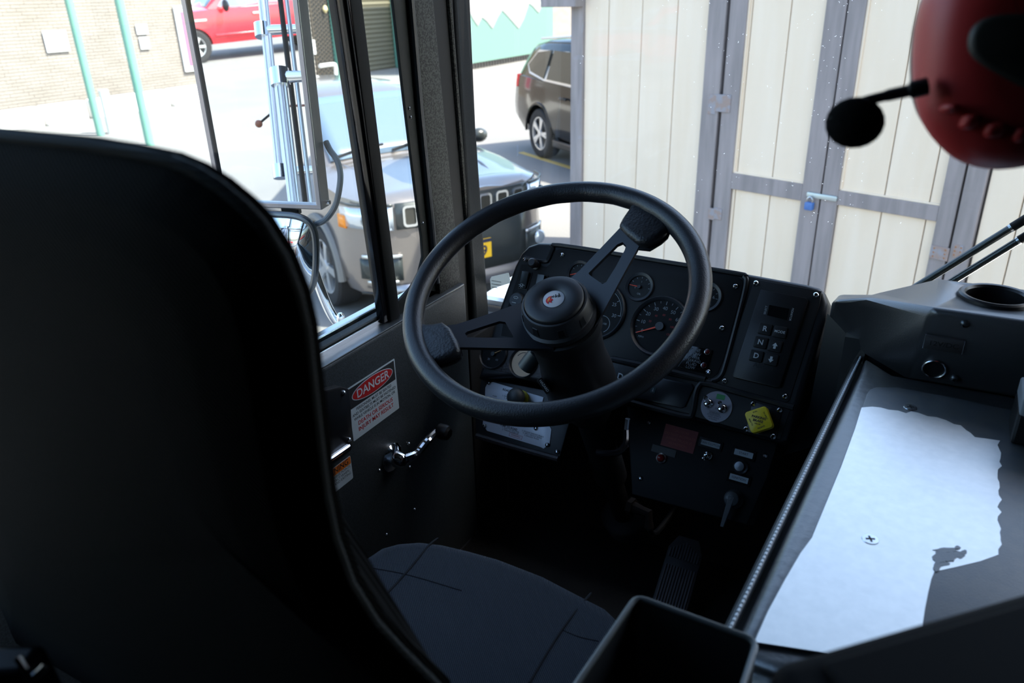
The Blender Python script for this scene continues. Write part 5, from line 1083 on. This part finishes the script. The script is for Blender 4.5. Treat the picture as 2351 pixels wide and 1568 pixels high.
# ================================================================== engine cover
EZ = 1.78
ec = thing('engine_cover', 'black padded vinyl engine cover with stitched edge and worn metal top plate', 'engine cover', (.35, .8, 1.08))
seam = [(1982, 812), (1966, 845), (1930, 920), (1880, 1025), (1830, 1130), (1780, 1235), (1735, 1330), (1692, 1420)]
SP = [atZ(*p, EZ) for p in seam]; d_ = (SP[-1] - SP[-2]).normalized(); SP.append(SP[-1] + d_ * .05)
top = [(p.x, p.y) for p in SP] + [(.78, SP[-1].y), (.78, 1.15), (SP[0].x + .05, 1.15)]
m = MB(); tc = ccw(top)
base = [(x - .16 if x < .3 else x + .2, y) for x, y in inset(tc, -.0)]
rr = [[(x, y, 1.08) for x, y in base]]
rr.append([(x + (-.012 if x < .3 else .0), y, EZ - .02) for x, y in tc])
for s in range(5):
    a = pi / 2 * s / 4; rr.append([(x, y, EZ - .012 * (1 - sin(a))) for x, y in inset(tc, .006 + .012 * (1 - cos(a)))])
m.rings(rr); m.build('cover_body', M_vinyl, ec, True, smooth=60)
wl_ = [V((p.x - .004, p.y, EZ - .010)) for p in SP]; m = MB(); m.tube(wl_, .0045, 8); m.build('seam_welt', mat('welt_vinyl', (.02, .022, .025), .35), ec, True)
m = MB(); L_ = 0
for a_, b_ in zip(wl_[:-1], wl_[1:]):
    n_ = int((b_ - a_).length / .0062)
    for i in range(n_):
        p = a_ + (b_ - a_) * ((i + .5) / n_); d_ = (b_ - a_).normalized() * .0021; m.tube([p - d_ + V((.0012, 0, .0048)), p + d_ + V((.0012, 0, .0050))], .0014, 5)
stuff(m.build('stitching', M_thread, ec, True))
pl_px = [(1990, 905), (1998, 894), (2012, 889), (2060, 890), (2200, 915), (2330, 944), (2480, 975), (2560, 1240), (2300, 1560), (1728, 1475), (1760, 1404), (1800, 1330), (1835, 1270), (1861, 1235), (1895, 1155), (1930, 1070), (1962, 985), (1980, 935)]
pp = [atZ(*p, EZ + .003) for p in pl_px]; m = MB(); m.prism([(p.x, p.y) for p in pp], EZ - .001, EZ + .0035, .001)
tp = m.build('top_plate', M_plate, ec, True, smooth=30)
bare = [(1978, 936), (2002, 934), (2022, 936), (2040, 941), (2062, 943), (2080, 949), (2092, 945), (2108, 948), (2130, 956), (2150, 958), (2172, 965), (2190, 974), (2206, 977), (2218, 988), (2228, 994), (2238, 1004), (2262, 1007), (2296, 1012)]
for i in range(26): bare.append((2296 + RND.uniform(-7, 5), 1022 + i * 9.6 + RND.uniform(-2, 2)))
bare += [(2292, 1274), (2250, 1289), (2200, 1301), (2145, 1313), (2138, 1330), (2131, 1360), (2124, 1395), (2117, 1440), (2100, 1530)] + [(1732, 1474), (1763, 1404), (1803, 1330), (1838, 1270), (1864, 1235), (1897, 1155), (1932, 1070), (1963, 985)]
bp2 = [atZ(*p, EZ + .0035) for p in bare]; m = MB(); m.prism([(p.x, p.y) for p in bp2], EZ + .003, EZ + .0039); m.build('bare_metal', M_bare, ec, True, smooth=0, label='pale bare metal where the coating is worn off')
for cx_, cy_, rx__, ry__ in ((2172, 1263, 26, 6), (2190, 1270, 16, 7), (2160, 1278, 17, 15), (2178, 1284, 17, 6), (2206, 1276, 10, 6), (2152, 1296, 8, 11), (2198, 1258, 8, 4), (2165, 1294, 15, 6), (2182, 1275, 22, 8), (2163, 1268, 15, 7), (2150, 1304, 8, 9), (2212, 1268, 9, 5)):
    bl_ = [atZ(cx_ + rx__ * cos(2 * pi * i / 14) * RND.uniform(.7, 1.2), cy_ + ry__ * sin(2 * pi * i / 14) * RND.uniform(.7, 1.2), EZ + .004) for i in range(14)]
    m = MB(); RZ = EZ + .0041 + RND.uniform(0, .0006); m.prism([(p.x, p.y) for p in bl_], EZ + .0036, RZ); m.build('coat_remnant', M_plate, ec, True, smooth=0)
for px, py in ((2090, 935), (1998, 1238)):
    p = atZ(px, py, EZ + .004); m = MB(); m.M = Matrix.Translation((p.x, p.y, EZ + .0038)) @ Matrix.Rotation(.4, 4, 'Z'); m.lathe([(.0085, 0), (.008, .0007), (.0005, .0010)], 20, False, True); m.k = 1
    m.box((-.0045, -.0009, .0008), (.0045, .0009, .0013)); m.box((-.0009, -.0045, .0008), (.0009, .0045, .0013)); m.build('plate_screw', [M_steel, M_ink], ec, True)
# ================================================================== cup-holder console
KZ = 1.9
co = thing('center_console', 'black vinyl console with round cup holder and power socket in front of the engine cover', 'console', (.3, 1.2, 1.5))
T1 = atZ(2143, 712, KZ); B1 = atZ(2155, 641, KZ); TL = atY(1911, 692, 1.22); TB = atY(1921, 673, 1.28); MM = atY(2000, 683, 1.215); MB_ = atY(2003, 676, 1.30)
S0 = atZ(1986, 812, EZ); S1 = atZ(2090, 872, EZ); fxr = .95; dF = V((1, 0.008, 0))
FR = T1 + dF * (fxr - T1.x); BR = B1 + dF * (fxr - B1.x); SR = S1 + dF * (fxr - S1.x)
LLa = atY(1858, 935, 1.215); LLb = atY(1800, 1045, 1.21); OUT = V((-.105, 1.36, 1.75)); OUTL = V((-.13, 1.36, 1.5)); TLo = atY(1900, 720, 1.25)
vs = [T1, B1, TL, TB, MM, MB_, S0, S1, FR, BR, SR, LLa, LLb, OUT, OUTL, TLo, V((fxr, 1.42, 1.775)), V((B1.x, 1.42, 1.775)), V((-.09, 1.40, 1.775)), V((fxr, 1.19, 1.775)), V((S1.x, 1.19, 1.775)), V((S0.x - .005, 1.215, 1.62))]
ix = dict(T1=0, B1=1, TL=2, TB=3, MM=4, MBk=5, S0=6, S1=7, FR=8, BR=9, SR=10, LLa=11, LLb=12, OUT=13, OUTL=14, TLo=15, bR=16, bM=17, bL=18, SRl=19, S1l=20, S0l=21)
F_ = ['T1 FR BR B1', 'T1 B1 MBk MM', 'MM MBk TB TL', 'T1 S1 SR FR', 'T1 MM TL TLo S0 S1', 'TL TB OUT TLo', 'B1 BR bR bM', 'MBk B1 bM bL', 'TB MBk bL OUT', 'S1 S1l SRl SR', 'FR SR SRl bR BR']
m = MB(); m.add(vs, [[ix[k] for k in f.split()] for f in ['TLo LLa S0', 'TLo OUT LLa', 'OUT OUTL LLb LLa', 'LLa LLb S0l S0']])
used = sorted({i for f in m.f for i in f}); rm_ = {o: n for n, o in enumerate(used)}; m.v = [m.v[i] for i in used]; m.f = [[rm_[i] for i in f] for f in m.f]
sk = m.build('console_skirt', M_dash, co, True, smooth=45)
m = MB(); m.add(vs, [[ix[k] for k in f.split()] for f in F_])
used = sorted({i for f in m.f for i in f}); rm_ = {o: n for n, o in enumerate(used)}; m.v = [m.v[i] for i in used]; m.f = [[rm_[i] for i in f] for f in m.f]
MB().box((-.085, 1.203, 1.45), (.95, 1.40, 1.80)).build('console_base', M_cons, co, True, smooth=0)
cb = m.build('console_body', M_cons, co, True, smooth=0, bevel=.011, seg=4)
for p in cb.data.polygons: p.use_smooth = True
cb.data.set_sharp_from_angle(angle=radians(80))
cu0 = atZ(2286, 684, KZ); cut = MB().cyl((cu0.x, cu0.y, KZ - .09), (cu0.x, cu0.y, KZ + .05), .0375, n=40).build('cut', M_cons)
bpy.context.view_layer.update()
bo = cb.modifiers.new('b', 'BOOLEAN'); bo.object = cut; bo.operation = 'DIFFERENCE'; bo.solver = 'EXACT'
me = bpy.data.meshes.new_from_object(cb.evaluated_get(bpy.context.evaluated_depsgraph_get())); cb.modifiers.clear(); cb.data = me; bpy.data.objects.remove(cut)
m = MB(); m.M = Matrix.Translation((cu0.x, cu0.y, KZ)); m.lathe([(.0465, -.001), (.046, .004), (.043, .0062), (.039, .0055), (.0365, .002), (.036, -.06), (.0005, -.06)], 48, False, True); m.build('cup_holder', M_black, co, True, label='black round cup holder ring')
fn_ = (FR - T1).cross(S1 - T1).normalized(); fn_ = fn_ if fn_.y < 0 else -fn_; fx_ = (FR - T1).normalized(); fz_ = fn_.cross(fx_); fz_ = fz_ if fz_.z > 0 else -fz_
def FP(px, py): return onpl(px, py, T1, fn_)
FM = lambda p: frame(fx_, fz_, fx_.cross(fz_), p)
c0, c1 = FP(2126, 766), FP(2209, 810)
pm = FP(2167, 788); w = (c1 - c0).dot(fx_); h = FP(2126, 766).z - FP(2123, 797).z
m = MB(); m.M = FM(pm); m.prism(rrect(-w / 2, -h / 2, w / 2, h / 2, .001), 0, .004, .001); lbz = m.build('socket_label', mat('label_smoke', (.05, .048, .05), .3), co, True, label='gray label reading 12V/DC')
m = MB(); m.M = FM(pm); text(m, '12V/DC', 0, 0, .011, .0043, bold=.01); m.build('label_lettering', M_ink, co, True, smooth=0)
for s in (-1, 1): m = MB(); m.M = FM(pm); m.tube([(s * w / 2, -h / 2, .003), (s * w / 2, h / 2, .003)], .0008, 6); m.build('label_edge', M_steel, co, True)
m = MB(); m.M = FM(FP(2145, 845)); m.lathe([(.0155, -.001), (.0155, .003), (.0145, .004), (.0132, .003), (.0125, -.004), (.0005, -.004)], 32, False, True); m.build('power_socket', M_steel, co, True, label='round power socket with metal rim')
m = MB(); m.M = FM(FP(2145, 845)); m.lathe([(.0122, -.002), (.0118, .001), (.0005, .0012)], 28, False, True); m.build('socket_cap', M_black, co, True)
for px, py in ((2215, 743), (2192, 868)): screw(co, 0, 0, 0, .0062, mat('dark_screw', (.10, .11, .12), .35, .8), M=WM[co.name].inverted() @ FM(FP(px, py)))
# small ribbed lamp box at the right edge
lb2 = thing('map_light', 'small gray ribbed box with clear lens at the right edge on the engine cover', 'lamp', atZ(2330, 1085, EZ))
q0 = atZ(2312, 1010, EZ + .003); m = MB(); bx0 = V((q0.x + .002, q0.y - .01, EZ + .0035))
m.box(bx0, bx0 + V((.10, .06, .045))); m.build('lamp_body', M_black, lb2, True, smooth=0, bevel=.004)
m = MB(); m.box(bx0 + V((.0, -.012, .045)), bx0 + V((.10, .055, .068))); m.build('lamp_head', M_grayplastic, lb2, True, smooth=0, bevel=.003)
for i in range(14): m = MB(); m.box(bx0 + V((.004 + i * .0068, -.0145, .047)), bx0 + V((.0075 + i * .0068, -.011, .064))); m.build('head_rib', M_grayplastic, lb2, True, smooth=0)
m = MB(); m.box(bx0 + V((.012, .0, .067)), bx0 + V((.07, .04, .0705))); m.build('lamp_lens', M_clear, lb2, True, smooth=0, bevel=.001, label='clear faceted lens')

# ================================================================== driver seat
seat = thing('driver_seat', 'dark gray twill driver seat with high rounded back at left', 'seat', (-.48, .5, 1.08))
# back: plane through rear face, reclined
bo_ = V((-.455, .235, 2.24)); bu = V((0, -.06, 1)).normalized(); bnv = V((1, 0, 0)).cross(bu); BM = frame((1, 0, 0), bu, bnv, bo_)
def bpx(px, py, h=-.035): q = onpl(px, py, bo_ + bnv * h, bnv) - bo_; return q.x, q.dot(bu)
sil = [(0, 297), (120, 300), (240, 312), (340, 328), (430, 346), (490, 371), (545, 405), (600, 450), (640, 492), (690, 572), (722, 655), (740, 735), (752, 850), (765, 980), (780, 1110), (800, 1210), (835, 1310), (890, 1400), (950, 1465), (1040, 1552)]
R_ = [bpx(*p) for p in sil]; R_.append((R_[-1][0] + .012, R_[-1][1] - .25))
top_ = [p for p in R_ if p[0] > .02]; l0, l1 = bpx(0, 1317), bpx(128, 1568); yt = -.06
def lft(x, y):                                  # the left edge, mirrored at the top, following the photo lower down
    if y > yt: return -x - .005
    k = min(1, (yt - y) / (yt - l0[1])); w = -.245 + (l0[0] + .245) * k
    return max(w if y > l0[1] else l0[0] + (l1[0] - l0[0]) * min(1.2, (y - l0[1]) / (l1[1] - l0[1])), -.36)
outl = ccw(top_[::-1] + [(lft(x, y), y) for x, y in top_])
lay = ((.002, .11), (.000, .07), (-.006, .032), (-.014, .013), (-.023, .003), (-.032, 0), (-.042, .022), (-.055, .055), (-.07, .09), (-.085, .125))
m = MB(); m.M = BM; cenx = sum(p[0] for p in outl) / len(outl); ceny = sum(p[1] for p in outl) / len(outl)
def bring(d):
    P = inset(outl, min(d, .016)); k = 1 - max(0, d - .016) / .22; return [(cenx + (x - cenx) * k, ceny + (y - ceny) * k) for x, y in P]
m.rings([[(x, y, z) for x, y in bring(d)] for z, d in reversed(lay)]); m.build('backrest', M_seatb, seat, True, smooth=75)
m = MB(); m.M = BM; m.tube([(x, y, -.024) for x, y in inset(outl, .0025)], .0036, 8, True); m.build('back_piping', mat('piping', (.010, .012, .0115), .8, bump=('wavez', 90, .5)), seat, True)
CZ = 1.55
cpx = [(812, 1290), (830, 1268), (868, 1243), (912, 1231), (965, 1227), (1020, 1233), (1080, 1247), (1150, 1266), (1250, 1304), (1330, 1345), (1395, 1378), (1440, 1420), (1450, 1480)]
cp_ = [(p.x, p.y) for p in [atZ(*q, CZ) for q in cpx]]; cp_ += [(cp_[-1][0] + .01, .42), (-.26, .30), (-.70, .30), (cp_[0][0] - .015, .55)]
cp_ = ccw(cp_); m = MB(); m.prism(cp_, CZ - .14, CZ, .03, 5, .02); m.build('cushion', M_seat, seat, True, smooth=60)
def seam_(pts, r=.0017, drop=(.011, .0015)):
    P = [atZ(*q, CZ + .0002 - (drop[i] if i < len(drop) else 0)) for i, q in enumerate(pts)]; m = MB(); m.tube(spline(P, 5), r, 6); m.build('cushion_seam', M_seam, seat, True)
seam_([(1005, 1236), (985, 1252), (945, 1300), (905, 1345), (868, 1382)]); seam_([(1357, 1362), (1325, 1400), (1290, 1446), (1255, 1500), (1215, 1568)]); seam_([(815, 1298), (900, 1312), (960, 1326), (1060, 1356)], .0008, ())
seam_([(1290, 1446), (1330, 1462), (1375, 1472)], .0008, ())
MB().box((-.62, .36, 1.2), (-.37, .68, 1.42)).build('seat_pedestal', M_black, seat, True, bevel=.015)
MB().box((-.66, .34, 1.08), (-.38, .72, 1.2)).build('seat_base', M_black, seat, True, bevel=.01)
# seat belt hardware at lower left, beside the seat back
blt = thing('seat_belt_buckle', 'glossy black seat belt hardware in the dark lower left corner', 'buckle', atT(60, 1500, .42))
c0 = atT(30, 1590, .46); m = MB(); m.M = Matrix.Translation(c0) @ Matrix.Rotation(.5, 4, 'Z') @ Matrix.Diagonal((.8, .8, .55, 1)); m.hexa([(-.03, -.02, -.07), (.03, -.02, -.07), (.03, .02, -.07), (-.03, .02, -.07), (-.026, -.016, .05), (.026, -.016, .05), (.026, .016, .05), (-.026, .016, .05)]); m.build('buckle_body', mat('buckle_black', (.002, .002, .003), .4, spec=.1), blt, True, bevel=.006, seg=3)
m = MB(); m.tube(spline([c0 + V((-.03, -.01, -.07)), c0 + V((-.035, .02, -.16)), c0 + V((-.02, .05, -.3))], 6), .012, 8); m.build('buckle_stalk', M_black, blt, True)
m = MB(); m.tube(spline([atT(40, 1508, .43), atT(62, 1542, .43), atT(80, 1552, .43), atT(104, 1530, .43)], 5), .0022, 8); m.build('buckle_spring', M_steel, blt, True)

# ================================================================== headset, upper right
hs_ = thing('headset', 'red headset with black boom microphone hanging at upper right', 'headset', atT(2330, 60, .44))
hc = atT(2345, 150, .43); fwd_ = (CAM - hc).normalized(); hn = (fwd_ + V((.35, .0, .05))).normalized(); hx_ = V((0, 0, 1)).cross(hn).normalized(); hy_ = hn.cross(hx_)
HSM = frame(hx_, hy_, hn, hc)
def hpx(px, py, d=0): q = onpl(px, py, hc + hn * d, hn) - hc; return q.dot(hx_), q.dot(hy_)
oc = [hpx(*p) for p in ((2235, -150), (2165, -60), (2138, 30), (2129, 100), (2128, 170), (2134, 235), (2148, 280), (2170, 318), (2198, 350), (2235, 378), (2290, 396), (2350, 400), (2430, 385), (2500, 330), (2545, 230), (2560, 90), (2540, -60), (2480, -150), (2360, -190))]
oc = smooth2(oc, 1); m = MB(); m.M = HSM
m.rings([[(x, y, z) for x, y in inset(ccw(oc), d)] for d, z in ((.012, -.045), (.002, -.040), (0, -.028), (.002, -.014), (.007, -.004), (.014, .002), (.024, .006), (.034, .007))]); m.build('ear_cup', M_hred, hs_, True, smooth=80, label='red ear cup')
bd = [hpx(*p, .007) for p in ((2222, 100), (2232, 62), (2262, 38), (2320, 30), (2400, 34), (2440, 90), (2440, 200), (2400, 218), (2340, 200), (2270, 160), (2232, 132))]
m = MB(); m.M = HSM; m.prism(smooth2(bd, 2), .004, .010, .003); m.build('ear_cup_badge', M_hgray, hs_, True, smooth=60, label='dark gray badge on the ear cup')
for x0, y0, x1, y1 in ((2165, 235, 2195, 262), (2205, 258, 2240, 300), (2255, 278, 2300, 320), (2318, 290, 2350, 330)):
    m = MB(); m.M = HSM; a_, b_ = hpx(x0, y0, 0), hpx(x1, y1, 0); m.hexa([(a_[0], b_[1], -.012), (b_[0], b_[1], -.012), (b_[0], a_[1], -.012), (a_[0], a_[1], -.012), (a_[0] + .001, b_[1] + .001, .006), (b_[0] - .001, b_[1] + .001, .006), (b_[0] - .001, a_[1] - .001, .010), (a_[0] + .001, a_[1] - .001, .010)]); m.build('cup_ridge', M_hred, hs_, True, bevel=.0025, seg=2)
m = MB(); m.M = HSM; m.rings([[(x, y, z) for x, y in inset(ccw(oc), d)] for d, z in ((.016, -.075), (.008, -.070), (.006, -.058), (.012, -.045))]); m.build('ear_cushion', M_black, hs_, True, smooth=70)
for px, py, r in ((2131, 47, .0046), (2140, 14, .005)): m = MB(); m.M = HSM; c_ = hpx(px, py, -.034); m.cyl((c_[0] - .002, c_[1], -.034), (c_[0] + .010, c_[1], -.036), r, n=16); m.build('adjust_knob', M_black, hs_, True)
bm = [atT(2130, 198, .445), atT(2105, 204, .447), atT(2080, 210, .45), atT(2030, 221, .455), atT(1975, 236, .46), atT(1930, 256, .462), atT(1912, 278, .462)]
m = MB(); m.tube(spline(bm, 5), [.0052] * 9 + [.0036] * 6 + [.0031] * 16, 10); m.build('mic_boom', M_black, hs_, True)
mc = atT(1962, 282, .462); m = MB(); m.M = Matrix.Translation(mc) @ rot_to(fwd_) ; m.ball((0, 0, 0), .0162, 20, (1.04, .92, .8)); m.build('mic_foam', M_foam, hs_, True)
# headband and hook to the roof
hb = [hc + hy_ * .06 + hn * -.02, hc + hy_ * .13 + hn * -.05, hc + hy_ * .17 + hn * -.10, hc + hy_ * .13 + hn * -.16]
m = MB(); m.tube(spline(hb, 6), .006, 10); m.build('headband', M_black, hs_, True)
m = MB(); m.M = HSM @ Matrix.Translation((.16, .02, -.10)); m.rings([[(x, y, z) for x, y in inset(ccw(oc), d)] for d, z in ((.02, -.01), (.003, 0), (0, .015), (.008, .03))]); m.build('ear_cup', M_hred, hs_, True, smooth=80)
hk = hb[2]; m = MB(); m.tube(spline([hk + V((0, 0, -.006)), hk + V((.02, 0, .0)), hk + V((.02, 0, .08)), V((hk.x + .02, hk.y, 2.985))], 6), .004, 10); tag(m.build('headset_hook', M_black), 'black roof hook above the red headset', 'hook')

# ================================================================== foreground bin and cabinet
BZ = 1.84
A_, B_ = atZ(1448, 1362, BZ), atZ(1744, 1470, BZ)
mb_ = thing('map_bin', 'narrow open black metal bin at the bottom of the photo, beside the engine cover', 'bin', ((A_.x + B_.x) / 2, .36, 1.3))
yR = .13; dx = atZ(1310, 1568, BZ).x
o_ = ccw([(A_.x + .004, A_.y), (B_.x, B_.y), (B_.x + .004, yR), (A_.x - .02, yR)])
bx = []
for i, p in enumerate(o_):
    a = V(o_[i - 1]); b = V(p); c = V(o_[(i + 1) % 4])
    for t in range(5):
        k = t / 4; r = .011; q0 = b + (a - b).normalized() * r; q1 = b + (c - b).normalized() * r; bx.append(tuple(q0 * (1 - k) ** 2 + b * 2 * k * (1 - k) + q1 * k * k))
m = MB(); n = len(bx); inn = inset(bx, .0035)
m.rings([[(x, y, 1.32) for x, y in bx], [(x, y, BZ - .0015) for x, y in bx], [(x, y, BZ) for x, y in inset(bx, .0012)], [(x, y, BZ) for x, y in inset(bx, .0024)], [(x, y, BZ - .0015) for x, y in inn], [(x, y, 1.40) for x, y in inn]])
m.build('bin_shell', mat('bin_metal', (.014, .015, .016), .36), mb_, True, smooth=50)
m = MB(); m.tube([(x, y, BZ) for x, y in inset(bx, .0016)], .0026, 8, True); m.build('bin_rim', mat('rim_gray', (.09, .10, .10), .35, spec=.8), mb_, True)
MB().box((A_.x + .005, .16, 1.08), (B_.x - .005, .44, 1.325)).build('bin_bracket', M_black, mb_, True)
Q0, Q1 = atZ(1752, 1512, 2.0), atZ(2351, 1342, 2.0); d_ = (Q1 - Q0).normalized(); n_ = V((d_.y, -d_.x, 0)); Q2 = Q1 + d_ * .12
cbn = thing('equipment_cabinet', 'black equipment cabinet, blurred, in the bottom right corner', 'cabinet', (Q0 + Q2) / 2 - V((0, 0, .92)))
f4 = [Q0, Q2, Q2 + n_ * .16, Q0 + n_ * .16]
m = MB(); m.hexa([V((p.x, p.y, 1.08)) for p in f4] + [V((p.x, p.y, 2.0)) for p in f4]); m.build('cabinet_body', mat('cabinet_black', (.004, .0035, .004), .8, spec=.15), cbn, True, smooth=40, bevel=.012, seg=4)
m = MB(); c_ = [p + (((Q0 + Q2) / 2 + n_ * .08) - p) * .16 for p in f4]; m.hexa([V((p.x, p.y, 1.995)) for p in c_] + [V((p.x, p.y, 2.004)) for p in c_]); m.build('cabinet_lid', mat('cabinet_black', (0, 0, 0)), cbn, True, bevel=.003)
